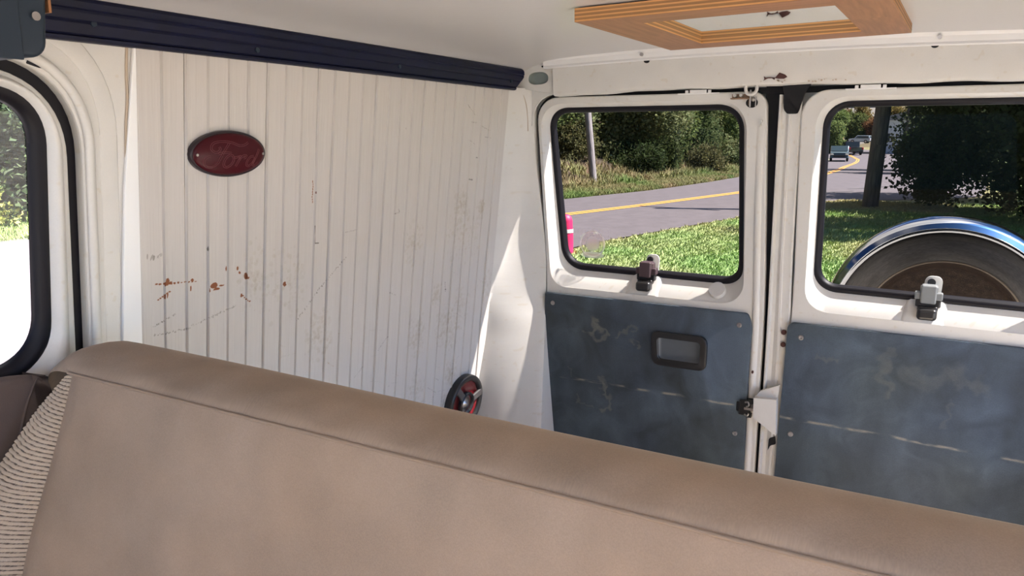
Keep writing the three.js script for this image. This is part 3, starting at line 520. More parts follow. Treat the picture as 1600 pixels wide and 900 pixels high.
// mirror in a plywood frame on the ceiling
{
  const plyTex = tex(64, 256, (u, v, x, y) => { const l = Math.floor(v * 7), f = v * 7 - l, k = (l % 2 ? 0.8 : 1.08) * (0.92 + 0.18 * fbm(u * 3, v * 40, 5, 3)) * (f < 0.12 ? 0.72 : 1); return [182 * k, 132 * k, 80 * k]; });
  const faceTex = tex(512, 256, (u, v, x, y) => { const g = fbm(u * 5, v * 46 + 2 * fbm(u * 3, v * 4, 77, 2), 12, 4), k = 0.84 + g * 0.28 + (hash(x >> 2, y, 3) - 0.5) * 0.05; return [148 * k, 104 * k, 74 * k]; });
  const ply = std({ map: plyTex, roughness: 0.55 }), face = std({ map: faceTex, roughness: 0.55 });
  const o = thing('ceiling_mirror', 'square mirror in a plywood frame fixed to the ceiling', 'mirror', [0.759, 1.3875, 0.475]);
  o.rotation.z = 0.013; o.rotation.y = -0.012;
  const W = 0.2545, H = 0.262, w = 0.098, T = 0.0235, t = 0.013;
  // mitre-free rails: two long, two short; bottom faces veneered, edges laminated
  const rail = (x0, z0, x1, z1, along) => {
    const g = new THREE.BoxGeometry(x1 - x0, T, z1 - z0); g.translate((x0 + x1) / 2, T / 2, (z0 + z1) / 2);
    const p = g.attributes.position, nn = g.attributes.normal, uv = g.attributes.uv;
    for (let i = 0; i < p.count; i++) { if (Math.abs(nn.getY(i)) > 0.5) uv.setXY(i, (along ? p.getX(i) : p.getZ(i)) * 2.2, (along ? p.getZ(i) : p.getX(i)) * 4); else uv.setXY(i, (p.getX(i) + p.getZ(i)) * 3, p.getY(i) / T); }
    const m = new THREE.Mesh(g, [ply, ply, face, face, ply, ply]); m.name = 'frame_rail'; m.castShadow = m.receiveShadow = true; o.add(m); return m;
  };
  rail(-W, -H, -W + w, H, false); rail(W - w * 0.86, -H, W, H, false); rail(-W + w, -H, W - w * 0.86, -H + 0.082, true); rail(-W + w, H - 0.082, W - w * 0.86, H, true);
  mesh('mirror_glass', box(-W + w - 0.012, t, -H + 0.07, W - w * 0.86 + 0.012, t + 0.003, H - 0.07), M.mirror, o);
}
// navy overhead box at the top left
{
  const o = thing('overhead_box', 'dark navy painted box under the ceiling at the upper left corner', 'cabinet', [0.0, 0, 0]);
  const body = extrude(rp([[1.502, 1.372, 0.004], [2.0, 1.372, 0.004], [2.0, 1.262, 0.01], [1.512, 1.270, 0.018]], 6), [], 0.04, 0.2, 0.006, 3);
  const p = body.attributes.position; for (let i = 0; i < p.count; i++) p.setXYZ(i, p.getZ(i), p.getY(i), p.getX(i)); body.computeVertexNormals();
  mesh('body', crease(body, 0.6), M.boxNavy, o);
  mesh('face_strip', box(0.1985, 1.266, 1.54, 0.2025, 1.372, 1.99, 0.001), M.boxNavy, o);
  mesh('wood_edge', box(0.13, 1.322, 1.4995, 0.196, 1.372, 1.5025), M.orange, o);
  mesh('screw', new THREE.CylinderGeometry(0.0045, 0.005, 0.003, 14).rotateZ(PI / 2).translate(0.202, 1.315, 1.522), M.steel, o);
}
// bench seat: velour back with a rolled top, ribbed side bolster
const velTex = tex(512, 512, (u, v, x, y) => { const n = fbm(u * 6, v * 6, 8, 4, 6), f = hash(x, y, 6), r = fbm(u * 3, v * 3, 18, 3, 3), k = 0.93 + n * 0.14 + (f - 0.5) * 0.07; return [159 * k * (0.985 + 0.03 * r), 139 * k, 119 * k * (1.02 - 0.04 * r)]; });
velTex.repeat.set(2.4, 2.4);
const velBump = tex(256, 256, (u, v, x, y) => { const n = 110 + hash(x, y, 44) * 60 + fbm(u * 16, v * 16, 4, 3, 16) * 60; return [n, n, n]; }, false); velBump.repeat.set(5, 5);
M.velour = phys({ map: velTex, bumpMap: velBump, bumpScale: 0.0006, roughness: 0.95, sheen: 0.5, sheenRoughness: 0.5, sheenColor: new THREE.Color().setRGB(0.6, 0.5, 0.42) });
M.velourDark = phys({ color: new THREE.Color().setRGB(0.115, 0.082, 0.068), bumpMap: velBump, bumpScale: 0.0006, roughness: 0.95, sheen: 0.4, sheenRoughness: 0.5, sheenColor: new THREE.Color().setRGB(0.4, 0.33, 0.3) });
const cordTex = tex(256, 256, (u, v, x, y) => { // ribbed knit: dark yarn shows in dashes between the cords
  const row = Math.floor(v * 8), f = v * 8 - row, dash = smooth(0.32, 0.5, vnoise(u * 40, row * 7, 161, 0)), d = Math.min(f, 1 - f), dark = smooth(0.15, 0.05, d) * (0.3 + 0.6 * dash), tw = 0.9 + 0.16 * Math.sin((u * 64 + f * 1.4) * 2 * PI) * 0.6 + (hash(x, y, 162) - 0.5) * 0.16;
  return [lerp(205 * tw, 84, dark), lerp(186 * tw, 72, dark), lerp(162 * tw, 64, dark)];
});
M.cord = std({ map: cordTex, roughness: 0.95 });
{
  const o = thing('bench_seat', 'tan velour bench seat back across the foreground', 'seat');
  const zf = (y) => 1.452 + 0.30 * (0.856 - y); // front face leans back towards the top
  const roll = [[1.4525, 0.8555], [1.450, 0.861], [1.443, 0.867], [1.430, 0.8722], [1.412, 0.8765], [1.392, 0.8785], [1.372, 0.8782], [1.352, 0.875], [1.334, 0.868], [1.322, 0.855], [1.316, 0.838], [1.314, 0.78], [1.318, 0.6], [1.33, 0.3]];
  const N = 150, rows = [];
  for (let i = 0; i <= N; i++) {
    const t = i / N, x = t < 0.06 ? lerp(-0.022, 0.05, (t / 0.06)) : lerp(0.05, 1.46, (t - 0.06) / 0.94);
    const q = clamp((x + 0.022) / 0.075), e = Math.sqrt(1 - (1 - q) ** 2); // rounded end
    rows.push(roll.map(([z, y], k) => {
      const f = smooth(0, 3, k) * (k < 9 ? 1 : 0.3), fold = smooth(6, 3, k) * (0.0034 * Math.sin(x * 40 - z * 45 + 2 * Math.sin(x * 9)) + 0.0018 * Math.sin(x * 71 + z * 60)) * f * (0.35 + 0.65 * Math.exp(-x * 1.6)), sag = 0.0025 * Math.sin(x * 4.3 + 1) * f;
      const yy = lerp(0.80, y, e ** 0.9) , zz = lerp(1.40, z, 0.55 + 0.45 * e);
      return [Math.max(x, k === 0 ? lerp(x, 0.05, 0.0) : x), k > 10 ? y : yy + fold + sag, zz];
    }));
  }
  mesh('top_roll', sheet(rows, false, (i, j, p) => [p[0], p[1] + p[2]]), M.velour, o);
  const frows = [], FN = 40;
  for (let j = 0; j <= FN; j++) {
    const y = lerp(0.856, 0.30, j / FN), r = [], xl = 0.062 - 0.03 * smooth(0.856, 0.6, y);
    for (let i = 0; i <= 90; i++) { const x = lerp(xl, 1.46, i / 90), edge = smooth(0, 0.03, x - xl), puff = 0.006 * smooth(0.856, 0.82, y) * edge - 0.006 * (1 - edge), w = 0.0015 * Math.sin(x * 11 + y * 14) * smooth(0.85, 0.7, y); r.push([x, y, zf(y) + puff + w]); }
    frows.push(r);
  }
  mesh('back_panel', sheet(frows, false, (i, j, p) => [p[0], p[1]]), M.velour, o);
  const sp = []; for (let i = 0; i <= 40; i++) { const x = lerp(0.064, 1.455, i / 40); sp.push([x, 0.8562 + 0.0025 * Math.sin(x * 4.3 + 1) * 0.0, 1.4535]); }
  mesh('seam_piping', tube(sp, 0.0021, false, 160, 8), M.velour, o);
  // ribbed bolster: rows of cord, each rib rounded
  const inner = (t) => { const y = lerp(0.852, 0.36, t); return [0.062 - 0.03 * smooth(0.856, 0.6, y) + 0.005, y, zf(y) - 0.0115]; };
  const outC = new THREE.CatmullRomCurve3([[0.060, 0.853, 1.449], [0.04, 0.83, 1.458], [0.019, 0.80, 1.474], [-0.001, 0.757, 1.498], [-0.015, 0.715, 1.523], [-0.022, 0.62, 1.57], [-0.024, 0.50, 1.61], [-0.024, 0.36, 1.65]].map((p) => new THREE.Vector3(...p)));
  const outTab = outC.getPoints(300), outAt = (y) => outTab.find((p) => p.y <= y) || outTab[300];
  const ribs = 84, per = 10, crows = [];
  for (let j = 0; j <= ribs * per; j++) {
    const t = j / (ribs * per), a = inner(t), bp = outAt(a[1] + 0.022 * clamp(t * 6)), ph = (j % per) / per, lift = 0.0050 * Math.pow(Math.abs(Math.sin(ph * PI)), 0.45), r = [];
    for (let i = 0; i <= 16; i++) { const s = i / 16, bulge = 0.010 * Math.sin(s * PI) * clamp(t * 5); r.push([lerp(a[0], bp.x, s) - lift * 0.2, lerp(a[1], bp.y, s), lerp(a[2], bp.z, s) + bulge + lift + 0.0007 * Math.sin(s * 75 + Math.floor(j / per) * 2.1)]); }
    crows.push(r);
  }
  mesh('ribbed_bolster', sheet(crows, false, (i, j, p) => [j / 16 * 1.4, i / per / 8]), M.cord, o);
  mesh('cushion', box(-0.02, 0.22, 1.5, 1.46, 0.42, 2.0, 0.04), M.velour, o);
  mesh('back_shell', box(0.0, 0.2, 1.34, 1.45, 0.8, 1.44, 0.02), M.velour, o);
  mesh('pedestal', box(0.1, 0, 1.4, 1.36, 0.24, 1.9, 0.01), M.dark, o);
}
// dark brown cushion beside the bench, under the side window
{
  const o = thing('side_cushion', 'dark brown upholstered cushion below the side window at the left edge', 'cushion');
  const out = rp([[1.412, 0.822, 0.03], [1.475, 0.848, 0.05], [2.0, 0.80, 0.06], [2.0, 0.6, 0.06], [1.42, 0.6, 0.03]], 8);
  const g = onWall(extrude(out, [], 0.0005, 0.026, 0.011, 6));
  mesh('pad', crease(g, 0.9), M.velourDark, o);
  mesh('seam_piping', onWall(tube([[1.446, 0.833, 0.0245], [1.456, 0.815, 0.0265], [1.466, 0.79, 0.027], [1.478, 0.74, 0.027], [1.484, 0.66, 0.027]], 0.0018)), M.velourDark, o);
}

// ---------------------------------------------------------------- spare wheel outside the right door
{
  const o = thing('spare_wheel', 'spare tyre with chrome band outside the right rear window', 'spare wheel', [1.128, 0.682, -0.19]);
  const L = (pts, seg = 96) => new THREE.LatheGeometry(pts.map((p) => new THREE.Vector2(...p)), seg).rotateX(-PI / 2);
  // profile radius, depth behind the van-side face
  mesh('chrome_band', L([[0.262, 0.004], [0.268, -0.001], [0.274, 0.001], [0.277, 0.008], [0.285, 0.012], [0.291, 0.022], [0.2965, 0.045], [0.2985, 0.075], [0.2975, 0.11], [0.293, 0.14], [0.284, 0.15]]), M.chrome, o);
  const tyreTex = tex(256, 256, (u, v, x, y) => { const n = fbm(u * 16, v * 16, 14, 4, 16), k = 0.8 + n * 0.5 + (hash(x, y, 4) - 0.5) * 0.25; return [104 * k, 100 * k, 97 * k]; });
  mesh('tyre', L([[0.283, 0.14], [0.27, 0.02], [0.258, 0.007], [0.245, 0.003], [0.243, 0.0035], [0.241, 0.002], [0.215, -0.006], [0.195, -0.003], [0.188, 0.003], [0.184, 0.012]]), std({ map: tyreTex, roughness: 0.75 }), o);
  mesh('bead_line', L([[0.190, 0.0005], [0.188, -0.0015], [0.186, 0.0005], [0.187, 0.003]]), M.seam, o);
  const rimTex = tex(256, 256, (u, v, x, y) => { const n = fbm(u * 20, v * 20, 24, 4, 20), h = hash(x, y, 9), k = 0.7 + n * 0.6; return h > 0.86 ? [128 * k, 108 * k, 84 * k] : [66 * k, 52 * k, 46 * k]; }); rimTex.repeat.set(4, 2);
  mesh('rim', L([[0.187, 0.01], [0.18, 0.012], [0.172, 0.03], [0.16, 0.06], [0.09, 0.07], [0.0, 0.07]]), std({ map: rimTex, roughness: 0.7, metalness: 0.2 }), o);
  const d = new THREE.Group(); d.name = 'carrier_arm'; o.add(d);
  mesh('arm_tube', tube([[0, 0, -0.06], [0.02, -0.1, -0.02], [0.05, -0.3, 0.09], [0.06, -0.4, 0.125]], 0.015), M.dark, d);
  mesh('mount_plate', new THREE.CylinderGeometry(0.06, 0.06, 0.012, 24).rotateX(PI / 2).translate(0, 0, -0.064), M.steel, d);
}
// peeling sticker on the left rear glass
{
  const cv = document.createElement('canvas'); cv.width = cv.height = 256; const c = cv.getContext('2d');
  c.clearRect(0, 0, 256, 256); c.fillStyle = 'rgba(205,170,165,0.32)'; c.beginPath(); c.arc(128, 118, 100, 0, 7); c.fill();
  c.strokeStyle = 'rgba(235,225,228,0.55)'; c.lineWidth = 12; c.beginPath(); c.arc(128, 118, 98, 0, 7); c.stroke();
  c.fillStyle = 'rgba(232,224,230,0.42)'; c.beginPath(); c.arc(128, 118, 58, 0, 7); c.fill(); c.fillStyle = 'rgba(200,160,158,0.4)'; for (let i = 0; i < 5; i++) c.fillRect(92, 88 + i * 15, 72, 6);
  c.fillStyle = 'rgba(235,228,232,0.5)'; c.beginPath(); c.ellipse(128, 205, 96, 26, 0, 0, 7); c.fill(); c.fillStyle = 'rgba(190,160,160,0.45)'; c.fillRect(62, 196, 132, 16);
  const t = new THREE.CanvasTexture(cv); t.colorSpace = THREE.SRGBColorSpace;
  const o = thing('window_sticker', 'round peeling faded sticker low on the left rear window', 'sticker', [0.204, 0.868, -0.0470]);
  mesh('film', new THREE.PlaneGeometry(0.1, 0.1), std({ map: t, transparent: true, roughness: 0.4 }), o);
  mesh('peeled_flap', sheet([[[-0.042, 0.018, 0.001], [-0.037, 0.026, 0.004], [-0.03, 0.031, 0.001]], [[-0.036, 0.012, 0.0005], [-0.030, 0.021, 0.007], [-0.022, 0.036, 0.0005]]]), M.whitePlastic, o);
  mesh('peeled_flap', sheet([[[0.002, 0.037, 0.0005], [0.009, 0.041, 0.004], [0.016, 0.038, 0.001]], [[0.003, 0.033, 0.0005], [0.010, 0.035, 0.005], [0.017, 0.033, 0.0005]]]), M.whitePlastic, o);
}

// ---------------------------------------------------------------- ground, road and verge
const roadC = [[30, -15], [10, -11.6], [0, -9.35], [-5, -8.35], [-10, -7.35], [-14.1, -6.54], [-17, -5.95], [-23.5, -4.81], [-30, -4.45], [-37.7, -4.36], [-48, -4.95], [-59.3, -5.87], [-78, -7.2], [-98, -8.89], [-115, -11.92], [-131, -17.1], [-150, -26]];
function roadX(z) { for (let i = 0; i + 1 < roadC.length; i++) { const [a, x0] = roadC[i], [b, x1] = roadC[i + 1]; if (z <= a && z >= b) return lerp(x0, x1, (a - z) / (a - b)); } return z > 0 ? -15 : -26; }
const roadFar = (z) => roadX(z) - lerp(3.05, 4.7, smooth(-16, -6, z));
const roadNear = (z) => (z > -12 ? lerp(roadX(z) + 3.2, -2.6, smooth(-10.5, -2, z)) : roadX(z) + lerp(3.2, lerp(6.6, 9, smooth(-30, -60, z)), smooth(-20.5, -26, z)));
function gy(z) { return z > -38 ? -0.6 : z > -92 ? -0.6 - 0.85 * (-38 - z) / 54 : -1.45 + 1.65 * Math.min(1.6, (-92 - z) / 108); }
function groundY(x, z) {
  const f = roadFar(z) - x; let y = gy(z);
  if (f > 0) y += 0.10 * smooth(0.2, 1.2, f) + 1.0 * smooth(1.6, 5, f) + 4.5 * smooth(4, 22, f) + 9 * smooth(18, 60, f) + 0.25 * (fbm(x * 0.9, z * 0.9, 61, 3) - 0.5) * smooth(1, 3, f);
  const n = x - roadNear(z); if (n > 0) y += 0.06 * smooth(0, 0.7, n) + 0.12 * (fbm(x * 0.4, z * 0.4, 71, 3) - 0.5) * smooth(0.2, 2, n);
  if (z < -205) y += 9 * smooth(-205, -235, z) + 8 * smooth(-235, -300, z);
  return y;
}
const grassTex = tex(512, 512, (u, v, x, y) => { const n = fbm(u * 24, v * 24, 91, 4, 24), h = hash(x, y, 92), k = 0.6 + n * 0.6 + (h - 0.5) * 0.5; return [255 * clamp(k * 0.8), 255 * clamp(k * 0.8), 255 * clamp(k * 0.78)]; });
grassTex.repeat.set(0.7, 0.7);
{
  const xs = [], zs = [];
  for (let x = -75; x < -16; x += 3) xs.push(x); for (let x = -16; x < 8; x += 0.45) xs.push(x); for (let x = 8; x <= 80; x += 6) xs.push(x);
  for (let z = 28; z > -3; z -= 2) zs.push(z); for (let z = -3; z > -50; z -= 0.6) zs.push(z); for (let z = -50; z > -140; z -= 3) zs.push(z); for (let z = -140; z >= -320; z -= 9) zs.push(z);
  const rows = zs.map((z) => xs.map((x) => [x, groundY(x, z), z]));
  const g = sheet(rows, false, (i, j, p) => [p[0], p[2]]);
  const col = [], lawn = [0.20, 0.29, 0.085], dry = [0.36, 0.31, 0.13], bank = [0.11, 0.08, 0.05], clay = [0.22, 0.115, 0.07], gravel = [0.33, 0.30, 0.27];
  const p = g.attributes.position;
  for (let i = 0; i < p.count; i++) {
    const x = p.getX(i), z = p.getZ(i), f = roadFar(z) - x, n = x - roadNear(z), q = fbm(x * 0.7, z * 0.7, 101, 3); let c;
    const mix = (a, b, t) => a.map((v, k) => lerp(v, b[k], clamp(t)));
    if (f > 0) { c = mix(gravel, mix(lawn, dry, q * 0.9), smooth(0.1, 0.7, f)); c = mix(c, mix(bank, clay, smooth(0.5, 0.7, q)), smooth(1.4, 2.3, f + (q - 0.5) * 1.5)); } else if (n > -0.3) { c = mix(dry, lawn, smooth(0.0, 0.9, n + (q - 0.5) * 0.9)); if (z < -17.6) c = mix(c, dry, smooth(-17.6, -19.5, z) * smooth(2.5, 0.8, x) * 0.9); if (z < -150) c = mix([0.22, 0.19, 0.07], [0.16, 0.10, 0.05], q); } else c = gravel;
    if (z > -5) c = mix(c, [0.30, 0.28, 0.26], smooth(-5, -3.2, z) * (f > 0 ? 0 : 1));
    col.push(...c);
  }
  g.setAttribute('color', new THREE.Float32BufferAttribute(col, 3));
  structure(mesh('ground', g, std({ map: grassTex, vertexColors: true, roughness: 1 })), 'grassy ground and wooded bank around the road', 'ground');
}
{
  const zs = []; for (let z = 28; z > -50; z -= 1) zs.push(z); for (let z = -50; z >= -150; z -= 2) zs.push(z);
  const aTex = tex(512, 512, (u, v, x, y) => { const n = fbm(u * 10, v * 10, 111, 4, 10), h = hash(x, y, 112), k = 0.88 + n * 0.16 + (h - 0.5) * 0.22; return [92 * k, 85 * k, 88 * k]; }); aTex.repeat.set(0.5, 0.5);
  const rows = zs.map((z) => { const r = []; for (let i = 0; i <= 12; i++) { const x = lerp(roadFar(z), roadNear(z), i / 12); r.push([x, gy(z) + 0.025 + 0.03 * Math.sin(i / 12 * PI), z]); } return r; });
  const road = mesh('road', sheet(rows, false, (i, j, p) => [p[0], p[2]]), std({ map: aTex, roughness: 0.85 }));
  structure(road, 'grey asphalt road curving away behind the van', 'road');
  const stripe = (off, w, name, m) => { const pts = zs.filter((z) => z < -7 && z > -128).map((z) => [roadX(z), z]); const rr = pts.map(([x, z], i) => [[x + off - w / 2, gy(z) + 0.062, z], [x + off + w / 2, gy(z) + 0.062, z]]); mesh(name, sheet(rr), m, road); };
  const yel = std({ color: new THREE.Color().setRGB(0.72, 0.32, 0.05), roughness: 0.7 });
  stripe(-0.11, 0.12, 'painted_stripe', yel); stripe(0.11, 0.12, 'painted_stripe', yel);
  // tar seams across the near lane
  const tar = std({ color: new THREE.Color().setRGB(0.05, 0.05, 0.055), roughness: 0.7 });
  for (const [z0, z1, o0, o1] of [[-22, -26, 0.9, 2.9], [-27, -33, 2.6, 5.4], [-24.5, -25.5, 1.4, 4.6]]) { const rr = []; for (let k = 0; k <= 12; k++) { const t = k / 12, z = lerp(z0, z1, t), x = roadX(z) + lerp(o0, o1, t) + 0.1 * Math.sin(k * 1.3); rr.push([[x - 0.05, gy(z) + 0.058, z], [x + 0.05, gy(z) + 0.058, z + 0.06]]); } mesh('tar_seam', sheet(rr), tar, road); }
}
// blades of grass on the lawn near the van
{
  const R = rng(303), blade = (a, l, b) => { const g = new THREE.BufferGeometry(), c = Math.cos(a), s = Math.sin(a), w = 0.006; g.setAttribute('position', new THREE.Float32BufferAttribute([-w * c, 0, -w * s, w * c, 0, w * s, c * b * 0.4 - s * b * 0.3, l * 0.65, s * b * 0.4 + c * b * 0.3, -s * b, l, c * b], 3)); g.setIndex([0, 1, 2, 2, 1, 3]); g.computeVertexNormals(); return g; };
  const tuft = mergeGeometries(Array.from({ length: 9 }, (_, i) => { const g = blade(i * 2.4, 0.05 + (i % 4) * 0.014, 0.02 + (i % 3) * 0.018); g.translate(Math.cos(i * 1.9) * 0.035, 0, Math.sin(i * 1.9) * 0.035); return g; }));
  const spots = [];
  for (let i = 0; i < 90000 && spots.length < 42000; i++) { const z = -4.2 - R() * 16.8, x = -4.8 + R() * 9, n = x - roadNear(z); if (n < 0.1 + R() * 0.5) continue; spots.push([x, z]); }
  const im = new THREE.InstancedMesh(tuft, std({ color: 0xffffff, roughness: 0.9 }), spots.length); im.name = 'lawn_grass'; im.castShadow = im.receiveShadow = true;
  const m = new THREE.Matrix4(), q = new THREE.Quaternion(), c = new THREE.Color();
  spots.forEach(([x, z], i) => { const k = 0.6 + R() * 0.6; q.setFromAxisAngle(new THREE.Vector3(0, 1, 0), R() * 7); m.compose(new THREE.Vector3(x, groundY(x, z) - 0.004, z), q, new THREE.Vector3(k, k, k)); im.setMatrixAt(i, m); const d = clamp(fbm(x * 0.8, z * 0.8, 101, 3) * 1.3 - 0.35 + smooth(0.9, 0.0, x - roadNear(z)) * 0.6 + (z < -17.8 && x < 1.2 ? 0.7 : 0)), v = 0.85 + R() * 0.3; c.setRGB(lerp(0.34, 0.55, d) * v, lerp(0.50, 0.50, d) * v, lerp(0.17, 0.25, d) * v); im.setColorAt(i, c); });
  im.userData = { kind: 'stuff', label: 'mown green lawn between the van and the road', category: 'grass' };
  scene.add(im);
}

{
  const R = rng(404), w = 0.012, blades = [];
  for (let i = 0; i < 10; i++) { const g = new THREE.BufferGeometry(), a = i * 2.4, l = 0.16 + (i % 4) * 0.06, b = 0.05 + (i % 3) * 0.05, c = Math.cos(a), s_ = Math.sin(a); g.setAttribute('position', new THREE.Float32BufferAttribute([-w * c, 0, -w * s_, w * c, 0, w * s_, -s_ * b * 0.4, l * 0.65, c * b * 0.4, -s_ * b, l, c * b], 3)); g.setIndex([0, 1, 2, 2, 1, 3]); g.translate(Math.cos(i * 1.9) * 0.07, 0, Math.sin(i * 1.9) * 0.07); g.computeVertexNormals(); blades.push(g); }
  const spots = [];
  for (let i = 0; i < 26000; i++) { const z = 5 - R() * 62, f = 0.15 + R() * R() * 4.2; if (f > 1.8 && R() < 0.55) continue; spots.push([roadFar(z) - f, z, f]); }
  const im = new THREE.InstancedMesh(mergeGeometries(blades), std({ color: 0xffffff, roughness: 0.95 }), spots.length); im.name = 'verge_grass'; im.castShadow = im.receiveShadow = true;
  const m = new THREE.Matrix4(), q = new THREE.Quaternion(), c = new THREE.Color();
  spots.forEach(([x, z, f], i) => { const k = (0.35 + R() * 0.5) * (f > 1.4 ? 1.6 : 0.8); q.setFromAxisAngle(new THREE.Vector3(0, 1, 0), R() * 7); m.compose(new THREE.Vector3(x, groundY(x, z) - 0.01, z), q, new THREE.Vector3(k, k, k)); im.setMatrixAt(i, m); const d = clamp(fbm(x * 0.9, z * 0.9, 151, 3) * 1.4 - 0.3 + (f > 1.6 ? 0.35 : 0)), v = 0.7 + R() * 0.6; c.setRGB(lerp(0.16, 0.34, d) * v, lerp(0.24, 0.25, d) * v, lerp(0.06, 0.13, d) * v); im.setColorAt(i, c); });
  im.userData = { kind: 'stuff', label: 'rough verge grass along the far side of the road', category: 'grass' };
  scene.add(im);
}

// ---------------------------------------------------------------- trees, bushes, poles
const leafMats = new Map();
function leafMat(rgb) { const k = rgb.join(); if (!leafMats.has(k)) leafMats.set(k, phys({ color: new THREE.Color().setRGB(...rgb), roughness: 1, transmission: 0.35, thickness: 0, specularIntensity: 0.15 })); return leafMats.get(k); }
const bark = std({ color: new THREE.Color().setRGB(0.10, 0.075, 0.055), roughness: 0.95 });
const twigs = {}; // leaf sprays of a few leaf sizes
function spray(size) {
  const k = size.toFixed(2); if (twigs[k]) return twigs[k];
  const R = rng(17 + Math.round(size * 100)), list = [];
  for (let i = 0; i < 16; i++) { const g = new THREE.BufferGeometry(), l = size * (0.7 + R() * 0.6), w = l * 0.36; g.setAttribute('position', new THREE.Float32BufferAttribute([0, 0, 0, -w, 0.06 * l, l * 0.45, w, 0.06 * l, l * 0.45, 0, -0.05 * l, l], 3)); g.setIndex([0, 2, 1, 1, 2, 3]); g.rotateX((R() - 0.3) * 1.6); g.rotateY(R() * 6.3); g.rotateZ((R() - 0.5) * 1.4); g.translate((R() - 0.5) * size * 4.2, (R() - 0.5) * size * 3, (R() - 0.5) * size * 4.2); g.computeVertexNormals(); list.push(g); }
  return (twigs[k] = mergeGeometries(list));
}
function crown(parent, name, blobs, count, size, rgb, seed, vary = 0.5) {
  const R = rng(seed), im = new THREE.InstancedMesh(spray(size), leafMat(rgb), count); im.name = name; im.castShadow = im.receiveShadow = true; im.userData = { kind: 'stuff' };
  const m = new THREE.Matrix4(), q = new THREE.Quaternion(), e = new THREE.Euler(), c = new THREE.Color(), tot = blobs.reduce((a, b) => a + b[3] * b[4], 0);
  for (let i = 0; i < count; i++) {
    let pick = R() * tot, b = blobs[0]; for (const k of blobs) { pick -= k[3] * k[4]; b = k; if (pick <= 0) break; }
    const th = R() * 2 * PI, cp = R() * 2 - 1, sp = Math.sqrt(1 - cp * cp), rr = 0.55 + 0.5 * Math.sqrt(R());
    e.set(R() * 6, R() * 6, R() * 6); q.setFromEuler(e); const s = 0.7 + R() * 0.7;
    m.compose(new THREE.Vector3(b[0] + b[3] * rr * sp * Math.cos(th), b[1] + b[4] * rr * cp, b[2] + b[3] * rr * sp * Math.sin(th)), q, new THREE.Vector3(s, s, s));
    im.setMatrixAt(i, m); const v = 1 - vary / 2 + R() * vary; c.setRGB(v * (0.92 + 0.2 * R()), v, v * (0.85 + 0.2 * R())); im.setColorAt(i, c);
  }
  parent.add(im); return im;
}
function tree(x, z, h, r, rgb, seed, label, group, opt = {}) {
  const y = groundY(x, z), o = thing(opt.name || 'tree', label, opt.cat || 'tree', [x, y - 0.05, z], group), R = rng(seed), lean = (R() - 0.5) * 0.12;
  const low = opt.low ?? 0.3;
  mesh('trunk', tube([[0, 0, 0], [lean * h * 0.3, h * 0.3, 0.05], [lean * h * 0.6, h * 0.6, -0.05], [lean * h, h * 0.92, 0]], opt.trunk ?? (0.05 + h * 0.014), false, 12, 7), opt.bark || bark, o);
  const blobs = []; const nb = opt.blobs ?? 9;
  for (let i = 0; i < nb; i++) { const a = R() * 6.28, d = r * (0.25 + 0.55 * R()), yy = h * lerp(low, 0.95, (i + R()) / nb), k = r * (0.42 + 0.25 * R()) * (1 - 0.35 * Math.max(0, (yy / h - 0.7) / 0.3)); blobs.push([Math.cos(a) * d, yy, Math.sin(a) * d, k, k * 0.8]); }
  crown(o, 'foliage', blobs, opt.n ?? 900, opt.leaf ?? 0.12, rgb, seed + 7);
  return o;
}
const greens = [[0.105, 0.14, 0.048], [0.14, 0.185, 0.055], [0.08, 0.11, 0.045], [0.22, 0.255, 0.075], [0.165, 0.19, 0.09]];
const words = ['dark green', 'mid green', 'deep green', 'bright yellow-green', 'grey-green'];
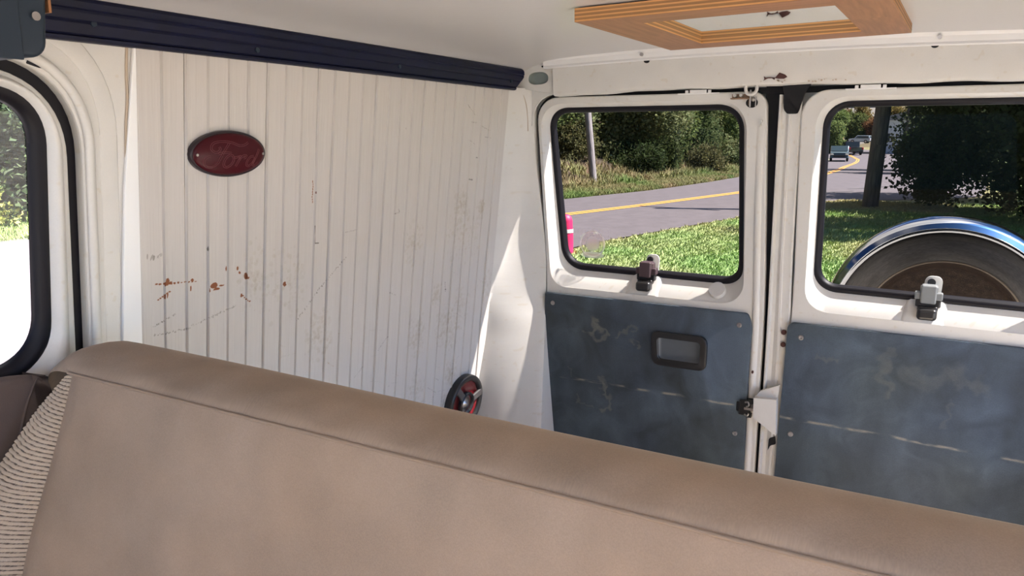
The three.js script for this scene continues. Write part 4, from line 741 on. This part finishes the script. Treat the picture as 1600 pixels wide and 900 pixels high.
{
  const R = rng(909), places = [];
  // wood on the far bank, seen through the left rear window (front row first)
  for (let i = 0; i < 13; i++) { const z = -14 - i * 3.1 - R(); places.push([roadFar(z) - 2.7 - R() * 1.1 - (z < -18.5 && z > -28 ? 1.7 : 0), z, 3.4 + R() * 2.2, 1.5 + R() * 0.5, Math.floor(R() * 5), 0.12, 'front row']); }
  for (let i = 0; i < 13; i++) { const z = -12 - i * 4 - R() * 2; places.push([roadFar(z) - 5.6 - R() * 2.5, z, 6.5 + R() * 3, 2.4 + R() * 0.8, Math.floor(R() * 3), 0.13, 'second row']); }
  for (let i = 0; i < 9; i++) { const z = -9 - i * 6.5 - R() * 3; places.push([roadFar(z) - 11 - R() * 3, z, 9 + R() * 4, 3.6 + R(), Math.floor(R() * 3), 0.16, 'back row']); }
  const ord = ['nearest', 'second', 'third', 'fourth', 'fifth', 'sixth', 'seventh', 'eighth', 'ninth', 'tenth', 'eleventh', 'twelfth', 'farthest'], cnt = {};
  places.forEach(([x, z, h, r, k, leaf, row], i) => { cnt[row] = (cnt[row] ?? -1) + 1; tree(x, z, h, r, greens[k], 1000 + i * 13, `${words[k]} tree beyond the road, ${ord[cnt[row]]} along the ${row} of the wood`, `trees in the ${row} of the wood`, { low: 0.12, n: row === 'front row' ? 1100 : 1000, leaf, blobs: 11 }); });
  for (let i = 0; i < 12; i++) { const z = -13.5 - i * 3.0 - R(), x = roadFar(z) - 2.2 - R() * 0.9 - (Math.abs(z + 23.5) < 3 ? 1.6 : 0); tree(x, z, 0.7 + R() * 0.6, 0.7 + R() * 0.4, [[0.06, 0.08, 0.028], [0.10, 0.10, 0.045], [0.04, 0.058, 0.022]][i % 3], 2500 + i * 19, `low undergrowth bush at the foot of the wood, ${ord[i]} along the bank`, 'undergrowth at the foot of the wood', { name: 'bush', cat: 'bush', low: 0.15, n: 420, leaf: 0.09, blobs: 7, trunk: 0.02 }); }
  // hedge bank seen through the side window
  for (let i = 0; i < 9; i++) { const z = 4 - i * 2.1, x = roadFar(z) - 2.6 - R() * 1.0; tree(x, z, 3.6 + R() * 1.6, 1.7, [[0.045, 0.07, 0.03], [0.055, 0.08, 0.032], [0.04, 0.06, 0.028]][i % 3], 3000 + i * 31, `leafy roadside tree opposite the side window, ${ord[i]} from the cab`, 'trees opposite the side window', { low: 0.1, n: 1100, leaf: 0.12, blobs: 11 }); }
  for (let i = 0; i < 7; i++) { const z = 2.5 - i * 1.9, x = roadFar(z) - 0.75 - R() * 0.4; tree(x, z, 0.75 + R() * 0.3, 0.6, [0.26, 0.28, 0.08], 3500 + i * 31, `low sunlit weeds at the road edge opposite the side window, ${ord[i]} from the cab`, 'roadside weeds', { name: 'weed_clump', cat: 'weeds', low: 0.2, n: 420, leaf: 0.07, blobs: 6, trunk: 0.015 }); }
  for (let i = 0; i < 6; i++) { const z = 6 - i * 3.4, x = roadFar(z) - 8.5; tree(x, z, 9 + R() * 2, 3.2, [[0.055, 0.08, 0.032], [0.045, 0.065, 0.03]][i % 2], 3800 + i * 17, `tall tree high on the bank behind the side window hedge, ${ord[i]} from the cab`, 'tall trees high on the bank', { low: 0.15, n: 900, leaf: 0.16 }); }
}
// dark backlit trees behind the lawn at the right, with their neighbours that shade the grass
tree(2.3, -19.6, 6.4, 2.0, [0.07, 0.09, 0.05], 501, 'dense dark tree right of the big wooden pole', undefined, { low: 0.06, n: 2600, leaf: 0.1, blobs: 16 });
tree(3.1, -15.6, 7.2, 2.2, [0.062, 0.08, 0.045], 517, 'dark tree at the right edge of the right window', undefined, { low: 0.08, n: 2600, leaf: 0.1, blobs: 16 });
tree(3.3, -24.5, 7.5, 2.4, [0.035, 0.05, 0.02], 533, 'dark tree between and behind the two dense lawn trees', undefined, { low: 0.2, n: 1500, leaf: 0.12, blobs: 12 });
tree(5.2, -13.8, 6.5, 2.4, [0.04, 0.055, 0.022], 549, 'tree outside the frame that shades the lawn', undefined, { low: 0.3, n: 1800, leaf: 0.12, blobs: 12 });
tree(0.7, -20.6, 2.6, 0.75, [0.075, 0.11, 0.04], 565, 'small leafy shrub at the left foot of the dense dark tree', undefined, { name: 'shrub', cat: 'shrub', low: 0.1, n: 700, leaf: 0.08, blobs: 8, trunk: 0.03 });
tree(0.6, -44, 7.5, 1.7, [0.05, 0.075, 0.035], 581, 'thin tree beside the far post in front of the white building', undefined, { low: 0.3, n: 900, leaf: 0.13 });
// poles
const poleTex = tex(128, 512, (u, v, x, y) => { const n = fbm(u * 16, v * 6, 131, 4), k = 0.7 + n * 0.6; return [104 * k, 96 * k, 88 * k]; });
const paleTex = tex(128, 512, (u, v, x, y) => { const n = fbm(u * 16, v * 9, 141, 4), k = 0.6 + n * 0.7; return [150 * k, 143 * k, 142 * k]; });
function pole(name, x, z, h, r, lx, lz, label, m) { const o = thing(name, label, 'pole', [x, groundY(x, z) - 0.1, z]); mesh('shaft', sheet(Array.from({ length: 9 }, (_, j) => Array.from({ length: 18 }, (_, i) => { const a = i / 18 * 2 * PI, t = j / 8, k = r * (1 - 0.25 * t); return [lx * t + Math.cos(a) * k, h * t, lz * t + Math.sin(a) * k]; })), true, (i, j) => [j / 6, i * 0.6]), m, o); return o; }
const pr = pole('utility_pole', -0.63, -18.97, 8, 0.19, 0.35, 0.1, 'thick grey wooden utility pole in the right rear window', std({ map: poleTex, roughness: 0.95 }));
mesh('cross_arm', box(-0.7, 7.2, -0.06, 1.3, 7.32, 0.06), bark, pr);
const pl = pole('utility_pole', -9.85, -23.1, 9, 0.13, -1.0, 0, 'slim pale wooden pole at the wood edge in the left rear window', std({ map: paleTex, roughness: 0.95 }));
mesh('cross_arm', box(-1.7, 8.4, -0.05, 0.2, 8.5, 0.05), bark, pl);
pole('sign_post', -1.22, -43, 3.6, 0.09, 0.02, 0, 'dark slim post on the far asphalt right of the big pole', std({ color: new THREE.Color().setRGB(0.09, 0.085, 0.08), roughness: 0.9 }));
pole('lamp_post', -20.6, -176, 12, 0.12, 0, 0, 'thin grey post behind the parked cars', M.greyPlastic);
// pink marker post at the edge of the left window
{
  const o = thing('marker_post', 'bright pink marker post with white band at the left window edge', 'marker', [-3.84, groundY(-3.84, -8.3), -8.3]);
  const pink = std({ color: new THREE.Color().setRGB(0.75, 0.03, 0.13), roughness: 0.5 });
  mesh('post', new THREE.LatheGeometry([[0.0, 0.64], [0.05, 0.635], [0.085, 0.6], [0.1, 0.55], [0.115, 0.3], [0.12, 0.03], [0.18, 0.02], [0.18, 0.0]].map((p) => new THREE.Vector2(...p)), 24), pink, o);
  mesh('white_band', new THREE.CylinderGeometry(0.113, 0.116, 0.055, 24, 1, true).translate(0, 0.40, 0), M.whitePlastic, o);
}
// ---------------------------------------------------------------- traffic, parked cars, buildings
function car(name, label, x, z, turn, body, kind) {
  const o = thing(name, label, 'car', [x, gy(z) + 0.06, z]); o.rotation.y = turn;
  const paint = phys({ color: new THREE.Color().setRGB(...body), roughness: 0.3, clearcoat: 0.8 }), glass = std({ color: new THREE.Color().setRGB(0.04, 0.06, 0.07), roughness: 0.08 });
  const side = kind === 'pickup' ? [[-2.7, 0.35], [-2.7, 1.0], [-0.7, 1.0], [-0.62, 1.75], [0.8, 1.75], [1.35, 1.1], [2.6, 0.98], [2.7, 0.35]] : kind === 'suv' ? [[-2.2, 0.35], [-2.25, 1.0], [-2.0, 1.65], [0.5, 1.68], [1.1, 1.05], [2.15, 0.92], [2.25, 0.35]] : [[-2.3, 0.3], [-2.35, 0.9], [-1.5, 1.0], [-0.9, 1.42], [0.5, 1.42], [1.2, 0.95], [2.2, 0.82], [2.3, 0.3]];
  const hw = kind === 'sedan' ? 0.88 : 0.95, g = extrude(side.map((p) => new THREE.Vector2(...p)).reverse(), [], -hw, hw, 0.08, 3);
  mesh('body', crease(g, 0.7), paint, o);
  const roof = kind === 'pickup' ? [-0.55, 0.85, 1.15, 1.68] : kind === 'suv' ? [-1.9, 0.6, 1.05, 1.58] : [-1.0, 0.7, 0.98, 1.36];
  for (const s of [-1, 1]) mesh('side_window', extrude([[roof[0] - 0.05, roof[2]], [roof[1] + 0.25, roof[2]], [roof[1] - 0.2, roof[3]], [roof[0] + 0.1, roof[3]]].map((p) => new THREE.Vector2(...p)), [], s > 0 ? hw - 0.01 : -hw - 0.01, s > 0 ? hw + 0.01 : -hw + 0.01), glass, o);
  const ws = kind === 'pickup' ? [[0.86, 1.72], [1.33, 1.16]] : kind === 'suv' ? [[0.55, 1.64], [1.08, 1.1]] : [[0.55, 1.39], [1.17, 0.98]];
  mesh('windshield', sheet([[[ws[0][0], ws[0][1], -hw + 0.12], [ws[0][0], ws[0][1], hw - 0.12]], [[ws[1][0] + 0.03, ws[1][1], -hw + 0.06], [ws[1][0] + 0.03, ws[1][1], hw - 0.06]]].map((r) => r.map(([a, b, c]) => [a + 0.02, b + 0.02, c]))), glass, o);
  const rx = kind === 'pickup' ? [[-0.63, 1.68], [-0.7, 1.1]] : kind === 'suv' ? [[-2.03, 1.58], [-2.22, 1.08]] : [[-0.95, 1.38], [-1.5, 1.0]];
  mesh('rear_window', sheet([[[rx[0][0] - 0.03, rx[0][1], -hw + 0.14], [rx[0][0] - 0.03, rx[0][1], hw - 0.14]], [[rx[1][0] - 0.03, rx[1][1], -hw + 0.1], [rx[1][0] - 0.03, rx[1][1], hw - 0.1]]]), glass, o);
  const L = side[side.length - 1][0], rr = -side[0][0];
  for (const s of [-1, 1]) { mesh('headlight', box(L - 0.12, 0.68, s * (hw - 0.18) - 0.15, L + 0.03, 0.82, s * (hw - 0.18) + 0.15, 0.03), M.whitePlastic, o); mesh('tail_light', box(-rr - 0.05, 0.7, s * (hw - 0.12) - 0.1, -rr + 0.08, 0.98, s * (hw - 0.12) + 0.1, 0.03), std({ color: new THREE.Color().setRGB(0.5, 0.01, 0.03), roughness: 0.3 }), o); }
  mesh('grille', box(L - 0.05, 0.45, -0.6, L + 0.02, 0.68, 0.6, 0.03), M.blackPlastic, o);
  mesh('bumper', box(-rr - 0.06, 0.36, -hw + 0.06, -rr + 0.1, 0.55, hw - 0.06, 0.03), M.blackPlastic, o);
  const wr = kind === 'sedan' ? 0.32 : 0.38;
  for (const ax of [-0.62 * rr, 0.62 * L]) for (const s of [-1, 1]) { const w = mesh('wheel', new THREE.CylinderGeometry(wr, wr, 0.22, 20).rotateX(PI / 2).translate(ax, wr - 0.02, s * (hw - 0.1)), M.rubber, o); mesh('hub', new THREE.CylinderGeometry(wr * 0.55, wr * 0.55, 0.04, 16).rotateX(PI / 2).translate(ax, wr - 0.02, s * (hw + 0.01)), M.steel, w); }
  return o;
}
car('car', 'dark teal car driving towards the van on the road', -10.5, -94, -PI / 2 + 0.12, [0.06, 0.10, 0.115], 'suv');
car('pickup_truck', 'dark grey pickup truck driving away behind the teal car', -11.6, -115, PI / 2 + 0.35, [0.035, 0.04, 0.05], 'pickup');
car('pickup_truck', 'white pickup truck parked left in the far lot', -22.6, -178, 0.25, [0.75, 0.75, 0.75], 'pickup');
car('car', 'red car parked behind the white pickup truck', -24.4, -186, 0.2, [0.5, 0.02, 0.03], 'suv');
car('car', 'silver blue car parked right of the white pickup truck', -17.8, -188, PI - 0.15, [0.42, 0.5, 0.55], 'suv');
{
  const b = thing('barrel', 'orange and white traffic barrel beside the parked cars', 'barrel', [-19.6, gy(-172) + 0.02, -172]);
  mesh('drum', new THREE.CylinderGeometry(0.28, 0.36, 1.7, 20).translate(0, 0.85, 0), std({ color: new THREE.Color().setRGB(0.8, 0.22, 0.04), roughness: 0.6 }), b);
  for (const y of [0.5, 1.15]) mesh('white_band', new THREE.CylinderGeometry(0.335 - y * 0.03, 0.345 - y * 0.03, 0.3, 20, 1, true).translate(0, y, 0), M.whitePlastic, b);
}
const siding = (rgb) => std({ color: new THREE.Color().setRGB(...rgb), roughness: 0.8 });
function house(name, label, x, y, z, w, h, d, rgb, roofRgb, rowsN, colsN) {
  const o = thing(name, label, 'building', [x, y, z]), wm = siding(rgb), gl = std({ color: new THREE.Color().setRGB(0.06, 0.07, 0.08), roughness: 0.1 });
  mesh('walls', box(-w / 2, 0, -d / 2, w / 2, h, d / 2), wm, o);
  const rf = extrude([[-w / 2 - 0.4, h], [0, h + w * 0.16], [w / 2 + 0.4, h]].map((p) => new THREE.Vector2(...p)).reverse(), [], -d / 2 - 0.4, d / 2 + 0.4);
  mesh('roof', rf, siding(roofRgb), o);
  for (let r = 0; r < rowsN; r++) for (let c = 0; c < colsN; c++) { const wx0 = -w / 2 + (c + 0.5) * w / colsN, wy = h * (r + 0.35) / rowsN; const f = mesh('window', box(wx0 - 0.6, wy, d / 2, wx0 + 0.6, wy + 1.3, d / 2 + 0.06), M.trimWhite, o); mesh('pane', box(wx0 - 0.5, wy + 0.1, d / 2 + 0.04, wx0 + 0.5, wy + 1.2, d / 2 + 0.08), gl, f); }
  for (let k = 1; k < 12; k++) mesh('clapboard', box(-w / 2 - 0.02, h * k / 12 - 0.05, d / 2 - 0.02, w / 2 + 0.02, h * k / 12, d / 2 + 0.04), wm, o);
  return o;
}
house('house', 'grey sided house on the hill above the parked cars', -21.8, 5.2, -238, 13, 5.4, 8, [0.30, 0.31, 0.34], [0.12, 0.12, 0.13], 1, 4);
house('building', 'white low building half hidden behind the thin tree', -3.6, gy(-122), -124, 11, 4.6, 8, [0.72, 0.77, 0.82], [0.3, 0.3, 0.32], 1, 4);
tree(-14.9, -118, 6.6, 2.1, [0.16, 0.21, 0.075], 611, 'light green tree left of the parked cars in the right window', undefined, { low: 0.12, n: 1600, leaf: 0.2, blobs: 12 });
{ const R = rng(77); for (let i = 0; i < 8; i++) { const x = -27 + i * 2.6, z = -206 - R() * 8, k = i % 3; tree(x, z, 5 + R() * 3, 2.4, [[0.20, 0.16, 0.06], [0.20, 0.11, 0.055], [0.12, 0.15, 0.05]][k], 640 + i * 9, `${['yellowish', 'russet', 'green'][k]} shrub on the hill behind the parked cars, ${['first', 'second', 'third', 'fourth', 'fifth', 'sixth', 'seventh', 'eighth'][i]} from the left`, 'hillside shrubs behind the parked cars', { name: 'hill_shrub', cat: 'shrub', low: 0.05, n: 600, leaf: 0.32, blobs: 9, trunk: 0.08 }); } }
{ const R = rng(78); for (let i = 0; i < 10; i++) { const x = -58 + i * 8.5, z = -262 - R() * 15; tree(x, z, 17 + R() * 7, 6.5, greens[i % 3], 740 + i * 9, `tall ${words[i % 3]} tree on the skyline hill, number ${['one', 'two', 'three', 'four', 'five', 'six', 'seven', 'eight', 'nine', 'ten'][i]} from the left`, 'skyline trees', { low: 0.1, n: 900, leaf: 0.7, blobs: 11 }); } }
{ const R = rng(79); for (let i = 0; i < 7; i++) { const x = 2 + i * 3.4, z = -52 - R() * 14; tree(x, z, 9 + R() * 4, 3.2, greens[(i * 2) % 3], 840 + i * 9, `tree across the asphalt behind the dark lawn trees, ${['first', 'second', 'third', 'fourth', 'fifth', 'sixth', 'seventh'][i]} from the left`, 'trees across the asphalt', { low: 0.1, n: 1000, leaf: 0.2, blobs: 11 }); } }
renderer.render(scene, camera);
